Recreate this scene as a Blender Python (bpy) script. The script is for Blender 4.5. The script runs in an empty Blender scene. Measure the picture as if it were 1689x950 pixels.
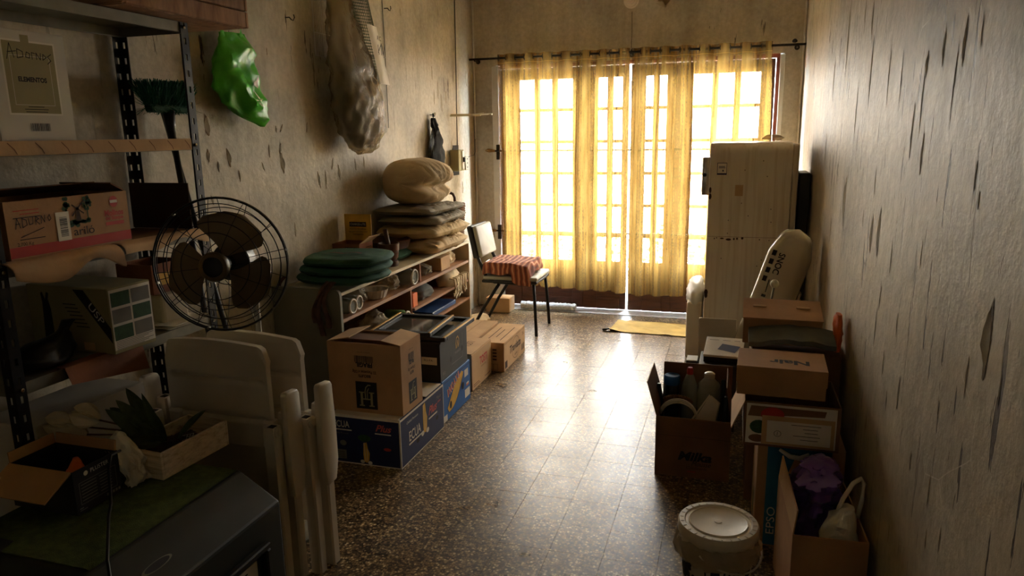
import bpy, bmesh, math, random
from mathutils import Vector, Matrix, noise

# ------------------------------------------------------------------ camera, sky, exposure
sc = bpy.context.scene
col = sc.collection
YAW, PITCH, ROLL, FPX, CAMH = math.radians(17.153), math.radians(-11.998), math.radians(0.861), 1195.7, 1.55
RM = Matrix.Rotation(YAW, 3, 'Z') @ Matrix.Rotation(PITCH, 3, 'X') @ Matrix.Rotation(ROLL, 3, 'Y')
cam_d = bpy.data.cameras.new('camera')
cam = bpy.data.objects.new('camera', cam_d)
col.objects.link(cam)
cam_d.sensor_fit = 'HORIZONTAL'
cam_d.sensor_width = 36.0
cam_d.lens = FPX / 1689.0 * 36.0
cam_d.clip_start = 0.05
_r, _f, _u = RM.col[0], RM.col[1], RM.col[2]
cam.matrix_world = Matrix(((_r.x, _u.x, -_f.x, 0), (_r.y, _u.y, -_f.y, 0), (_r.z, _u.z, -_f.z, CAMH), (0, 0, 0, 1)))
sc.camera = cam

world = bpy.data.worlds.new('daylight_sky')
sc.world = world
world.use_nodes = True
wn = world.node_tree
bgn = wn.nodes['Background']
bgn.inputs[0].default_value = (0.78, 0.88, 1.0, 1)
bgn.inputs[1].default_value = 42.0

sc.view_settings.view_transform = 'Standard'
sc.view_settings.look = 'None'
sc.view_settings.gamma = 1.0
sc.view_settings.use_curve_mapping = False
sc.view_settings.exposure = 1.95
sc.cycles.use_denoising = True
sc.cycles.max_bounces = 10
sc.cycles.diffuse_bounces = 7
sc.cycles.glossy_bounces = 3
sc.cycles.transmission_bounces = 4
sc.cycles.transparent_max_bounces = 14
sc.cycles.sample_clamp_indirect = 8.0
sc.cycles.caustics_reflective = False

# the door opening guides sky sampling (a portal gives off no light of its own)
pd = bpy.data.lights.new('sky_portal', 'AREA')
pd.shape = 'RECTANGLE'
pd.size, pd.size_y = 2.4, 2.2
pd.cycles.is_portal = True
po = bpy.data.objects.new('sky_portal', pd)
col.objects.link(po)
po.location = (-0.86, 6.42, 1.08)
po.rotation_euler = (math.radians(-90), 0, 0)

XL, XR, YB = -2.24, 0.46, 6.2      # left wall, right wall, back wall faces
R = math.radians
random.seed(7)


def on_plane_x(px, py, X):
    d = RM @ Vector(((px - 844.5) / FPX, 1, -(py - 475) / FPX))
    return Vector((0, 0, CAMH)) + d * (X / d.x)


# ------------------------------------------------------------------ materials
def lin(c):
    c = c / 255.0
    return c / 12.92 if c <= 0.04045 else ((c + 0.055) / 1.055) ** 2.4


def rgb(r, g, b):
    return (lin(r), lin(g), lin(b), 1.0)


class N:
    """small helper around a node tree"""
    def __init__(self, name):
        self.m = bpy.data.materials.new(name)
        self.m.use_nodes = True
        self.t = self.m.node_tree
        self.p = self.t.nodes['Principled BSDF']
        self.out = self.t.nodes['Material Output']

    def n(self, typ, **kw):
        nd = self.t.nodes.new(typ)
        for k, v in kw.items():
            if isinstance(k, str) and hasattr(nd, k):
                setattr(nd, k, v)
        return nd

    def l(self, a, b):
        self.t.links.new(a, b)

    def pos(self, world=False, scale=(1, 1, 1)):
        mp = self.n('ShaderNodeMapping')
        mp.inputs['Scale'].default_value = scale
        if world:
            g = self.n('ShaderNodeNewGeometry')
            self.l(g.outputs['Position'], mp.inputs[0])
        else:
            g = self.n('ShaderNodeTexCoord')
            self.l(g.outputs['Object'], mp.inputs[0])
        return mp.outputs[0]

    def noise(self, vec, scale, detail=3, rough=0.55):
        nd = self.n('ShaderNodeTexNoise')
        nd.inputs['Scale'].default_value = scale
        nd.inputs['Detail'].default_value = detail
        nd.inputs['Roughness'].default_value = rough
        self.l(vec, nd.inputs['Vector'])
        return nd.outputs['Fac']

    def ramp(self, fac, stops):
        r = self.n('ShaderNodeValToRGB')
        el = r.color_ramp.elements
        while len(el) < len(stops):
            el.new(0.5)
        for e, (p, c) in zip(el, stops):
            e.position = p
            e.color = c if len(c) == 4 else (*c, 1)
        self.l(fac, r.inputs[0])
        return r.outputs[0]

    def mix(self, fac, a, b, mode='MIX'):
        m = self.n('ShaderNodeMix', data_type='RGBA', blend_type=mode)
        for sock, v in ((m.inputs[0], fac), (m.inputs[6], a), (m.inputs[7], b)):
            if hasattr(v, 'links'):
                self.l(v, sock)
            else:
                sock.default_value = v
        return m.outputs[2]

    def math(self, op, a, b=0.0):
        m = self.n('ShaderNodeMath', operation=op)
        for sock, v in ((m.inputs[0], a), (m.inputs[1], b)):
            if hasattr(v, 'links'):
                self.l(v, sock)
            else:
                sock.default_value = v
        return m.outputs[0]

    def bump(self, h, strength=0.3, dist=0.01, prev=None):
        b = self.n('ShaderNodeBump')
        b.inputs['Strength'].default_value = strength
        b.inputs['Distance'].default_value = dist
        self.l(h, b.inputs['Height'])
        if prev is not None:
            self.l(prev, b.inputs['Normal'])
        return b.outputs[0]


def mat(name, c, rough=0.6, var=0.18, scale=9, bump=0.0, bscale=60, metal=0.0, spec=0.4, stretch=(1, 1, 1), coat=0.0, wrinkle=0.0):
    k = N(name)
    v = k.pos(scale=stretch)
    base = rgb(*c)
    lo = tuple(x * (1 - var) for x in base[:3]) + (1,)
    hi = tuple(min(1, x * (1 + var)) for x in base[:3]) + (1,)
    k.l(k.ramp(k.noise(v, scale, 4), [(0.3, lo), (0.7, hi)]), k.p.inputs['Base Color'])
    k.p.inputs['Roughness'].default_value = rough
    k.p.inputs['Metallic'].default_value = metal
    k.p.inputs['Specular IOR Level'].default_value = spec
    k.p.inputs['Coat Weight'].default_value = coat
    nb = None
    if wrinkle:
        ws = k.noise(k.pos(scale=(3.5, 7, 6)), 1.5, 1, 0.4)
        fold = k.math('ABSOLUTE', k.math('SUBTRACT', ws, 0.5))
        nb = k.bump(fold, wrinkle, 0.09)
        k.l(nb, k.p.inputs['Normal'])
    if bump:
        k.l(k.bump(k.noise(v, bscale, 3), bump, 0.004, nb), k.p.inputs['Normal'])
    return k.m


def thin_plastic(name, c, alpha, rough=0.14):
    """a clear plastic film: see-through, with a gloss and crumple"""
    k = N(name)
    v = k.pos()
    tr = k.n('ShaderNodeBsdfTransparent')
    tr.inputs[0].default_value = rgb(*c)
    k.p.inputs['Base Color'].default_value = rgb(*c)
    k.p.inputs['Roughness'].default_value = rough
    k.l(k.bump(k.noise(v, 22, 4), 0.6, 0.02), k.p.inputs['Normal'])
    mx = k.n('ShaderNodeMixShader')
    mx.inputs[0].default_value = alpha
    k.l(tr.outputs[0], mx.inputs[1])
    k.l(k.p.outputs[0], mx.inputs[2])
    k.l(mx.outputs[0], k.out.inputs[0])
    return k.m


def mat_wall(name, tint, crack_amt, scratch=False):
    k = N(name)
    v = k.pos(world=True)
    stain = k.noise(v, 1.6, 6, 0.6)
    c0 = k.ramp(stain, [(0.28, rgb(*[x * 0.74 for x in tint])), (0.5, rgb(*[x * 0.93 for x in tint])), (0.75, rgb(*tint))])
    fine = k.noise(v, 34, 5, 0.65)
    c1 = k.mix(0.35, c0, k.ramp(fine, [(0.3, (0.35, 0.33, 0.30, 1)), (0.65, (1, 1, 1, 1))]), 'MULTIPLY')
    streak = k.ramp(k.noise(k.pos(world=True, scale=(11, 11, 0.9)), 1.0, 5, 0.65), [(0.3, (0.80, 0.76, 0.70, 1)), (0.6, (1, 1, 1, 1))])
    c1 = k.mix(0.7, c1, streak, 'MULTIPLY')
    # long upright cracks in the paint
    vs = k.pos(world=True, scale=(26, 26, 3.2))
    crk = k.noise(vs, 1.0, 4, 0.6)
    cut = k.ramp(crk, [(0.0, (1, 1, 1, 1)), (0.30 + crack_amt, (1, 1, 1, 1)), (0.315 + crack_amt, (0, 0, 0, 1))])
    zone = k.ramp(k.noise(v, 1.1, 2), [(0.42, (0, 0, 0, 1)), (0.56, (1, 1, 1, 1))])
    cut = k.mix(1.0, cut, zone, 'MULTIPLY')
    c2 = k.mix(cut, c1, rgb(72, 58, 44))
    if scratch:
        vw = k.pos(world=True, scale=(1, 1, 1))
        w = k.n('ShaderNodeTexVoronoi', feature='DISTANCE_TO_EDGE')
        w.inputs['Scale'].default_value = 3.3
        wob = k.mix(0.12, vw, k.n('ShaderNodeTexNoise').outputs['Color'], 'ADD')
        k.l(wob, w.inputs['Vector'])
        line = k.ramp(w.outputs['Distance'], [(0.0, (1, 1, 1, 1)), (0.006, (0, 0, 0, 1))])
        part = k.ramp(k.noise(v, 2.7, 3), [(0.56, (0, 0, 0, 1)), (0.64, (1, 1, 1, 1))])
        c2 = k.mix(k.mix(1.0, line, part, 'MULTIPLY'), c2, rgb(206, 196, 176))
    k.l(c2, k.p.inputs['Base Color'])
    k.p.inputs['Roughness'].default_value = 0.55
    k.p.inputs['Specular IOR Level'].default_value = 0.35
    b1 = k.bump(k.noise(v, 9, 5, 0.6), 0.45, 0.012)
    b2 = k.bump(fine, 0.35, 0.004, b1)
    inv = k.math('SUBTRACT', 1.0, cut)
    b3 = k.bump(inv, 0.8, 0.004, b2)
    k.l(b3, k.p.inputs['Normal'])
    return k.m


def mat_terrazzo():
    k = N('terrazzo')
    v = k.pos(world=True)
    vo = k.n('ShaderNodeTexVoronoi')
    vo.inputs['Scale'].default_value = 105
    k.l(v, vo.inputs['Vector'])
    sep = k.n('ShaderNodeSeparateColor')
    k.l(vo.outputs['Color'], sep.inputs[0])
    chip = k.ramp(sep.outputs[0], [(0.0, rgb(40, 30, 21)), (0.30, rgb(96, 78, 56)), (0.58, rgb(146, 122, 90)), (0.82, rgb(176, 152, 114)), (0.94, rgb(226, 208, 170))])
    edge = k.ramp(vo.outputs['Distance'], [(0.25, (1, 1, 1, 1)), (0.62, (0.42, 0.38, 0.34, 1))])
    c = k.mix(1.0, chip, edge, 'MULTIPLY')
    worn = k.ramp(k.noise(v, 2.2, 5, 0.65), [(0.3, (0.72, 0.70, 0.66, 1)), (0.7, (1.12, 1.08, 1.0, 1))])
    c = k.mix(1.0, c, worn, 'MULTIPLY')
    oi = k.n('ShaderNodeObjectInfo')
    tone = k.ramp(oi.outputs['Random'], [(0, (0.965, 0.965, 0.965, 1)), (1, (1.02, 1.02, 1.01, 1))])
    c = k.mix(1.0, c, tone, 'MULTIPLY')
    k.l(c, k.p.inputs['Base Color'])
    rr = k.ramp(k.noise(v, 3.5, 3, 0.55), [(0.3, (0.27, 0.27, 0.27, 1)), (0.7, (0.40, 0.40, 0.40, 1))])
    k.l(rr, k.p.inputs['Roughness'])
    k.p.inputs['Specular IOR Level'].default_value = 0.55
    k.l(k.bump(k.noise(v, 60, 3), 0.04, 0.003), k.p.inputs['Normal'])
    return k.m


def mat_curtain():
    k = N('curtain_voile')
    v = k.pos(scale=(420, 420, 60))
    weave = k.noise(v, 1.0, 2)
    slub = k.noise(k.pos(scale=(9, 9, 1.2)), 4.0, 3)
    c = k.ramp(slub, [(0.3, rgb(118, 85, 38)), (0.7, rgb(138, 106, 55))])
    df = k.n('ShaderNodeBsdfDiffuse')
    tl = k.n('ShaderNodeBsdfTranslucent')
    k.l(c, df.inputs[0])
    k.l(c, tl.inputs[0])
    a = k.n('ShaderNodeMixShader')
    a.inputs[0].default_value = 0.55
    k.l(df.outputs[0], a.inputs[1])
    k.l(tl.outputs[0], a.inputs[2])
    tr = k.n('ShaderNodeBsdfTransparent')
    tr.inputs[0].default_value = (1.0, 0.83, 0.66, 1)
    f = k.ramp(weave, [(0.35, (0.50, 0.50, 0.50, 1)), (0.65, (0.70, 0.70, 0.70, 1))])
    streak = k.ramp(k.noise(k.pos(scale=(34, 34, 0.35)), 1.0, 3), [(0.38, (0, 0, 0, 1)), (0.62, (0.34, 0.34, 0.34, 1))])
    f = k.mix(1.0, f, streak, 'ADD')
    b = k.n('ShaderNodeMixShader')
    k.l(f, b.inputs[0])
    k.l(tr.outputs[0], b.inputs[1])
    k.l(a.outputs[0], b.inputs[2])
    k.l(b.outputs[0], k.out.inputs[0])
    return k.m


def mat_glass():
    k = N('rippled_glass')
    v = k.pos()
    tr = k.n('ShaderNodeBsdfTransparent')
    tr.inputs[0].default_value = (0.93, 0.95, 0.96, 1)
    gl = k.n('ShaderNodeBsdfGlossy')
    gl.inputs['Roughness'].default_value = 0.08
    k.l(k.bump(k.noise(v, 70, 2), 0.5, 0.006), gl.inputs['Normal'])
    mx = k.n('ShaderNodeMixShader')
    mx.inputs[0].default_value = 0.07
    k.l(tr.outputs[0], mx.inputs[1])
    k.l(gl.outputs[0], mx.inputs[2])
    k.l(mx.outputs[0], k.out.inputs[0])
    return k.m


def mat_wood(name, c, c2, scale=5, stretch=(1, 1, 8), rough=0.5):
    k = N(name)
    v = k.pos(scale=stretch)
    w = k.noise(v, scale, 6, 0.65)
    k.l(k.ramp(w, [(0.3, rgb(*c2)), (0.5, rgb(*c)), (0.7, rgb(*[min(255, x * 1.12) for x in c]))]), k.p.inputs['Base Color'])
    k.p.inputs['Roughness'].default_value = rough
    k.l(k.bump(w, 0.25, 0.004), k.p.inputs['Normal'])
    return k.m


def mat_stripes(name):
    k = N(name)
    v = k.pos(scale=(1, 1, 1))
    w = k.n('ShaderNodeTexWave', wave_type='BANDS', bands_direction='X')
    w.inputs['Scale'].default_value = 7.5
    w.inputs['Distortion'].default_value = 5.0
    w.inputs['Detail'].default_value = 2
    k.l(v, w.inputs['Vector'])
    k.l(k.ramp(w.outputs['Fac'], [(0.05, rgb(104, 60, 50)), (0.35, rgb(146, 82, 62)), (0.8, rgb(164, 96, 72)), (0.97, rgb(196, 148, 116))]), k.p.inputs['Base Color'])
    k.p.inputs['Roughness'].default_value = 0.9
    return k.m


def mat_enamel():
    k = N('aged_white_enamel')
    v = k.pos()
    base = k.ramp(k.noise(v, 2.0, 5), [(0.3, rgb(206, 194, 170)), (0.7, rgb(226, 216, 196))])
    drip = k.ramp(k.noise(k.pos(scale=(40, 40, 1.6)), 1.0, 4), [(0.36, (0.70, 0.60, 0.46, 1)), (0.52, (1, 1, 1, 1))])
    c = k.mix(0.45, base, drip, 'MULTIPLY')
    spots = k.ramp(k.noise(v, 16, 5, 0.7), [(0.215, (1, 1, 1, 1)), (0.25, (0, 0, 0, 1))])
    c = k.mix(spots, c, rgb(66, 42, 28))
    k.l(c, k.p.inputs['Base Color'])
    k.p.inputs['Roughness'].default_value = 0.38
    return k.m


M = {}
M['wall_left'] = mat_wall('cream_peeling_paint', (212, 200, 174), 0.035)
M['wall_right'] = mat_wall('grey_peeling_paint', (202, 187, 160), 0.07, True)
M['wall_back'] = mat_wall('sooty_plaster', (204, 192, 170), 0.0)
M['plain_wall'] = mat('plain_wall', (226, 218, 200), 0.8)
M['flake'] = mat('paint_flake', (176, 164, 138), 0.7, 0.12, 20)
M['bare'] = mat('bare_plaster', (128, 108, 82), 0.9, 0.25, 30, 0.5)
M['terrazzo'] = mat_terrazzo()
M['grout'] = mat('grout', (84, 70, 54), 0.9)
M['curtain'] = mat_curtain()
M['hem'] = mat('curtain_hem', (196, 150, 70), 0.9)
M['glass'] = mat_glass()
M['door_wood'] = mat_wood('dark_door_wood', (86, 52, 36), (48, 28, 20))
M['white_trim'] = mat('white_trim', (200, 196, 186), 0.45, 0.08)
M['red_frame'] = mat('reddish_frame', (140, 82, 70), 0.6)
M['iron'] = mat('dark_iron', (44, 38, 32), 0.45, 0.3, 30, 0.2, metal=0.6)
M['brass'] = mat('dull_brass', (140, 112, 70), 0.4, 0.3, 30, metal=0.7)
M['chrome'] = mat('chrome', (200, 196, 186), 0.18, 0.1, metal=1.0)
M['steel_grey'] = mat('grey_steel', (122, 118, 104), 0.45, 0.2, 12, metal=0.3)
M['black_metal'] = mat('black_metal', (24, 22, 21), 0.42, 0.3, 20, 0.1, metal=0.2)
M['board'] = mat('cardboard', (172, 132, 92), 0.85, 0.13, 7, 0.25, 45)
M['board_light'] = mat('light_cardboard', (190, 154, 112), 0.85, 0.12, 7, 0.25, 45)
M['board_dark'] = mat('dark_cardboard', (122, 88, 60), 0.88, 0.16, 7, 0.25, 45)
M['board_red'] = mat('reddish_cardboard', (140, 88, 58), 0.85, 0.15, 7, 0.3, 45)
M['board_white'] = mat('white_carton', (204, 196, 182), 0.7, 0.08, 6)
M['ink'] = mat('black_ink', (26, 22, 20), 0.75, 0.1)
M['ink_brown'] = mat('brown_ink', (66, 46, 30), 0.8, 0.1)
M['ink_red'] = mat('red_ink', (176, 52, 42), 0.7, 0.1)
M['ink_white'] = mat('white_ink', (222, 214, 198), 0.65, 0.06)
M['ink_blue'] = mat('blue_ink', (40, 56, 110), 0.7, 0.1)
M['ink_green'] = mat('green_ink', (46, 78, 40), 0.75, 0.25, 60)
M['ink_pink'] = mat('pink_red_ink', (206, 96, 88), 0.7, 0.1)
M['navy'] = mat('navy_print', (30, 38, 78), 0.6, 0.12, 6)
M['blue'] = mat('bright_blue_print', (34, 92, 158), 0.6, 0.12, 6)
M['yellow'] = mat('banana_yellow', (214, 168, 66), 0.65, 0.14, 12)
M['olive'] = mat('olive_panel', (150, 140, 100), 0.8, 0.06)
M['gold'] = mat('gilt', (196, 152, 78), 0.4, 0.15, metal=0.4)
M['black_card'] = mat('black_card', (36, 34, 33), 0.6, 0.2, 9)
M['black_plastic'] = mat('black_plastic', (20, 19, 19), 0.4, 0.2)
M['dark_glass'] = mat('picture_glass', (70, 68, 60), 0.1, 0.3, 4)
M['white_plastic'] = mat('white_plastic', (206, 196, 178), 0.42, 0.05, 6)
M['cream_plastic'] = mat('cream_gloss_plastic', (208, 200, 176), 0.16, 0.04, 5, coat=0.6)
M['green_plastic'] = mat('green_plastic_bag', (76, 184, 44), 0.32, 0.22, 8, 0.5, 25)
M['purple_plastic'] = mat('purple_plastic_bag', (112, 78, 168), 0.28, 0.25, 9, 0.5, 30)
M['white_film'] = mat('white_plastic_bag', (206, 202, 190), 0.35, 0.1, 8, 0.5, 30)
M['clear'] = thin_plastic('clear_film', (224, 212, 190), 0.38)
M['clear_grey'] = thin_plastic('smoky_film', (206, 194, 172), 0.30)
M['bottle_glass'] = thin_plastic('clear_bottle', (205, 208, 200), 0.35, 0.08)
M['green_felt'] = mat('green_felt', (74, 88, 38), 0.98, 0.3, 40, 0.6, 300)
M['machine'] = mat('dark_green_shell', (27, 31, 20), 0.5, 0.2, 5)
M['green_fabric'] = mat('dark_green_fabric', (42, 84, 62), 0.85, 0.2, 10, 0.4, 200)
M['tie_fabric'] = mat('brown_tie_fabric', (84, 58, 46), 0.9, 0.35, 30)
M['linen'] = mat('beige_linen', (190, 168, 132), 0.92, 0.12, 6, 0.3, 220, wrinkle=0.32)
M['linen_pale'] = mat('pale_linen', (206, 182, 142), 0.92, 0.12, 6, 0.3, 220, wrinkle=0.32)
M['grey_linen'] = mat('grey_linen', (150, 142, 126), 0.92, 0.12, 6, 0.3, 220, wrinkle=0.32)
M['grey_vinyl'] = mat('grey_vinyl', (150, 150, 140), 0.5, 0.12, 8)
M['wood_brown'] = mat_wood('turned_dark_wood', (80, 46, 32), (50, 28, 20), 6, (3, 3, 1), 0.35)
M['laminate'] = mat('pale_laminate', (206, 192, 160), 0.5, 0.06)
M['laminate_grey'] = mat('grey_laminate', (126, 122, 104), 0.5, 0.08)
M['shelf_wood'] = mat_wood('shelf_wood', (160, 116, 82), (128, 88, 60), 4, (6, 1, 6))
M['pale_wood'] = mat_wood('whitewashed_wood', (196, 180, 154), (150, 128, 100), 6, (1, 5, 14), 0.7)
M['crate_wood'] = mat_wood('crate_wood', (150, 108, 76), (116, 80, 54), 6, (4, 4, 1), 0.8)
M['wicker'] = mat('wicker', (116, 82, 50), 0.8, 0.4, 60, 0.8, 120)
M['stripes'] = mat_stripes('rust_striped_cloth')
M['enamel'] = mat_enamel()
M['blade'] = mat('fan_blade_paint', (112, 96, 70), 0.4, 0.12)
M['broom'] = mat('green_bristle', (28, 92, 68), 0.8, 0.3, 40)
M['leaf'] = mat('plant_leaf', (66, 82, 46), 0.6, 0.35, 25)
M['petal'] = mat('white_petal', (206, 196, 170), 0.7, 0.08)
M['stem'] = mat('dry_stem', (110, 80, 50), 0.8)
M['orange'] = mat('orange_plastic', (240, 116, 44), 0.5)
M['rug'] = mat('jute_cloth', (190, 166, 104), 0.95, 0.16, 9, 0.8, 160)
M['fluff'] = mat('white_fluff', (208, 210, 212), 0.95, 0.18, 60, 1.0, 130)
M['mesh_green'] = mat('green_wire_mesh', (62, 78, 46), 0.5)
M['dark_textile'] = mat('dark_brown_textile', (70, 56, 42), 0.95, 0.4, 14, 0.5, 40)
M['pavement'] = mat('pavement', (196, 192, 182), 0.9, 0.1, 3)
M['concrete'] = mat('pale_threshold', (176, 172, 164), 0.8, 0.2, 20, 0.3)
M['hedge'] = mat('hedge_leaf', (92, 120, 58), 0.8, 0.4, 20)
M['teal'] = mat('teal_print', (30, 104, 140), 0.6, 0.1)
M['grey_text'] = mat('grey_print', (120, 116, 108), 0.8)
M['maroon'] = mat('maroon_board', (62, 38, 28), 0.6, 0.2)
M['yarn'] = mat('cream_yarn', (214, 196, 160), 0.95, 0.15, 30)
M['blue_item'] = mat('blue_cover', (38, 72, 120), 0.5)
M['black_cloth'] = mat('black_cloth', (22, 20, 20), 0.9, 0.3, 20)
M['grey_cloth'] = mat('grey_cloth', (96, 98, 92), 0.85, 0.15, 12, 0.3, 80)


# ------------------------------------------------------------------ mesh helpers
class P:
    def __init__(self):
        self.v, self.f = [], []

    def add(self, vs, fs):
        o = len(self.v)
        self.v += [tuple(x) for x in vs]
        self.f += [tuple(i + o for i in f) for f in fs]
        return self

    def box(self, c, s, rot=None):
        hx, hy, hz = s[0] / 2, s[1] / 2, s[2] / 2
        vs = [Vector((a * hx, b * hy, d * hz)) for d in (-1, 1) for a, b in ((-1, -1), (1, -1), (1, 1), (-1, 1))]
        if rot is not None:
            vs = [rot @ q for q in vs]
        c = Vector(c)
        return self.add([q + c for q in vs], [(3, 2, 1, 0), (4, 5, 6, 7), (0, 1, 5, 4), (1, 2, 6, 5), (2, 3, 7, 6), (3, 0, 4, 7)])

    def ext(self, x0, x1, y0, y1, z0, z1):
        return self.box(((x0 + x1) / 2, (y0 + y1) / 2, (z0 + z1) / 2), (x1 - x0, y1 - y0, z1 - z0))

    def tube(self, pts, r, n=8, closed=False):
        pts = [Vector(p) for p in pts]
        rs = r if isinstance(r, (list, tuple)) else [r] * len(pts)
        m = len(pts)
        rings = []
        up = Vector((0.13, 0.21, 0.97))
        for i in range(m):
            if closed:
                t = pts[(i + 1) % m] - pts[i - 1]
            else:
                t = pts[min(i + 1, m - 1)] - pts[max(i - 1, 0)]
            t.normalize()
            a = t.cross(up)
            if a.length < 0.05:
                a = t.cross(Vector((1, 0, 0)))
            a.normalize()
            b = t.cross(a)
            rings.append([pts[i] + (a * math.cos(2 * math.pi * j / n) + b * math.sin(2 * math.pi * j / n)) * rs[i] for j in range(n)])
        vs = [q for rg in rings for q in rg]
        fs = []
        for i in range(m if closed else m - 1):
            k = (i + 1) % m
            for j in range(n):
                fs.append((i * n + j, i * n + (j + 1) % n, k * n + (j + 1) % n, k * n + j))
        if not closed:
            fs.append(tuple(range(n - 1, -1, -1)))
            fs.append(tuple((m - 1) * n + j for j in range(n)))
        return self.add(vs, fs)

    def lathe(self, prof, n=24, c=(0, 0, 0), ax=None):
        """prof: (radius, height) pairs from bottom to top"""
        vs, fs = [], []
        c = Vector(c)
        for (r, h) in prof:
            for j in range(n):
                a = 2 * math.pi * j / n
                q = Vector((r * math.cos(a), r * math.sin(a), h))
                vs.append((ax @ q if ax is not None else q) + c)
        for i in range(len(prof) - 1):
            for j in range(n):
                fs.append((i * n + j, i * n + (j + 1) % n, (i + 1) * n + (j + 1) % n, (i + 1) * n + j))
        fs.append(tuple(range(n - 1, -1, -1)))
        fs.append(tuple((len(prof) - 1) * n + j for j in range(n)))
        return self.add(vs, fs)

    def prism(self, poly, depth, mtx=None):
        """polygon in x, y drawn out along z by depth, then moved by mtx"""
        n = len(poly)
        vs = [Vector((x, y, 0)) for x, y in poly] + [Vector((x, y, depth)) for x, y in poly]
        if mtx is not None:
            vs = [mtx @ q for q in vs]
        fs = [tuple(range(n - 1, -1, -1)), tuple(range(n, 2 * n))]
        fs += [(i, (i + 1) % n, n + (i + 1) % n, n + i) for i in range(n)]
        return self.add(vs, fs)

    def flat(self, poly, mtx=None):
        vs = [Vector((x, y, 0)) for x, y in poly]
        if mtx is not None:
            vs = [mtx @ q for q in vs]
        return self.add(vs, [tuple(range(len(poly)))])

    def grid(self, fn, nu, nv, wrap_u=False):
        vs = [fn(i / nu, j / nv) for j in range(nv + 1) for i in range(nu + (0 if wrap_u else 1))]
        w = nu if wrap_u else nu + 1
        fs = []
        for j in range(nv):
            for i in range(nu):
                k = (i + 1) % w
                fs.append((j * w + i, j * w + k, (j + 1) * w + k, (j + 1) * w + i))
        return self.add(vs, fs)

    def mesh(self, name, m, smooth=False, bevel=0.0, seg=1):
        me = bpy.data.meshes.new(name)
        me.from_pydata([tuple(q) for q in self.v], [], self.f)
        if bevel:
            bm = bmesh.new()
            bm.from_mesh(me)
            bmesh.ops.recalc_face_normals(bm, faces=bm.faces)
            es = [e for e in bm.edges if len(e.link_faces) == 2 and e.calc_face_angle(0) > 0.5]
            bmesh.ops.bevel(bm, geom=es, offset=bevel, segments=seg, profile=0.5, affect='EDGES', clamp_overlap=True)
            bm.to_mesh(me)
            bm.free()
        me.materials.append(M[m] if isinstance(m, str) else m)
        if smooth:
            me.polygons.foreach_set('use_smooth', [True] * len(me.polygons))
            if bevel or smooth == 'auto':
                try:
                    me.set_sharp_from_angle(angle=R(42))
                except Exception:
                    pass
        me.update()
        return me

    def build(self, name, m, parent=None, smooth=False, bevel=0.0, seg=1, label=None):
        o = bpy.data.objects.new(name, self.mesh(name, m, smooth, bevel, seg))
        col.objects.link(o)
        if parent is not None:
            o.parent = parent
        if label:
            o['label'] = label
        return o


def tag(o, label, cat, group=None):
    o['label'] = label
    o['category'] = cat
    if group:
        o['group'] = group
    return o


def thing(name, label, cat, loc=(0, 0, 0), rz=0.0, group=None, rot=None):
    o = bpy.data.objects.new(name, None)
    o.empty_display_size = 0.05
    col.objects.link(o)
    o.location = loc
    o.rotation_euler = rot if rot else (0, 0, R(rz))
    return tag(o, label, cat, group)


def struct(name, p, m, parent=None, **kw):
    o = p.build(name, m, parent, **kw)
    if parent is None:
        o['kind'] = 'structure'
    return o


# print on the faces of a box whose base centre is the origin
def frame(face, dims, u=0.0, v=0.0, flip=False, e=0.0008):
    w, d, h = dims
    if face == 'front':
        o, U, V = Vector((0, -d / 2 - e, h / 2)), Vector((1, 0, 0)), Vector((0, 0, 1))
    elif face == 'right':
        o, U, V = Vector((w / 2 + e, 0, h / 2)), Vector((0, 1, 0)), Vector((0, 0, 1))
    elif face == 'left':
        o, U, V = Vector((-w / 2 - e, 0, h / 2)), Vector((0, -1, 0)), Vector((0, 0, 1))
    else:
        o, U, V = Vector((0, 0, h + e)), Vector((1, 0, 0)), Vector((0, 1, 0))
    o = o + U * u + V * v
    if flip:
        U, V = -U, -V
    W = U.cross(V)
    return Matrix(((U.x, V.x, W.x, o.x), (U.y, V.y, W.y, o.y), (U.z, V.z, W.z, o.z), (0, 0, 0, 1)))


FIT = []


def text(parent, mtx, body, h, width, m='ink', name='lettering', shear=0.0, rot=0.0, bold=0.0):
    cu = bpy.data.curves.new(name, 'FONT')
    cu.body = body
    cu.size = h * 1.38
    cu.align_x = 'CENTER'
    cu.align_y = 'CENTER'
    cu.shear = shear
    cu.offset = bold
    cu.resolution_u = 3
    cu.materials.append(M[m])
    o = bpy.data.objects.new(name, cu)
    col.objects.link(o)
    o.parent = parent
    mm = mtx @ Matrix.Rotation(rot, 4, 'Z')
    o.matrix_local = mm
    if width:
        FIT.append((o, width, mm))
    return o


def print_poly(parent, mtx, polys, m, name='printed_mark'):
    p = P()
    for q in polys:
        p.flat(q, mtx)
    return p.build(name, m, parent)


def rect(x0, y0, x1, y1):
    return [(x0, y0), (x1, y0), (x1, y1), (x0, y1)]


def ell(cx, cy, rx, ry, n=20, a0=0, a1=360):
    return [(cx + rx * math.cos(R(a0 + (a1 - a0) * i / n)), cy + ry * math.sin(R(a0 + (a1 - a0) * i / n))) for i in range(n if a1 - a0 == 360 else n + 1)]


def stroke(pts, w):
    """a pen stroke as a thin polygon strip"""
    out = []
    for (x0, y0), (x1, y1) in zip(pts, pts[1:]):
        dx, dy = x1 - x0, y1 - y0
        L = math.hypot(dx, dy) or 1
        nx, ny = -dy / L * w / 2, dx / L * w / 2
        ex, ey = dx / L * w * 0.4, dy / L * w * 0.4
        out.append([(x0 + nx - ex, y0 + ny - ey), (x0 - nx - ex, y0 - ny - ey), (x1 - nx + ex, y1 - ny + ey), (x1 + nx + ex, y1 + ny + ey)])
    return out


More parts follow.
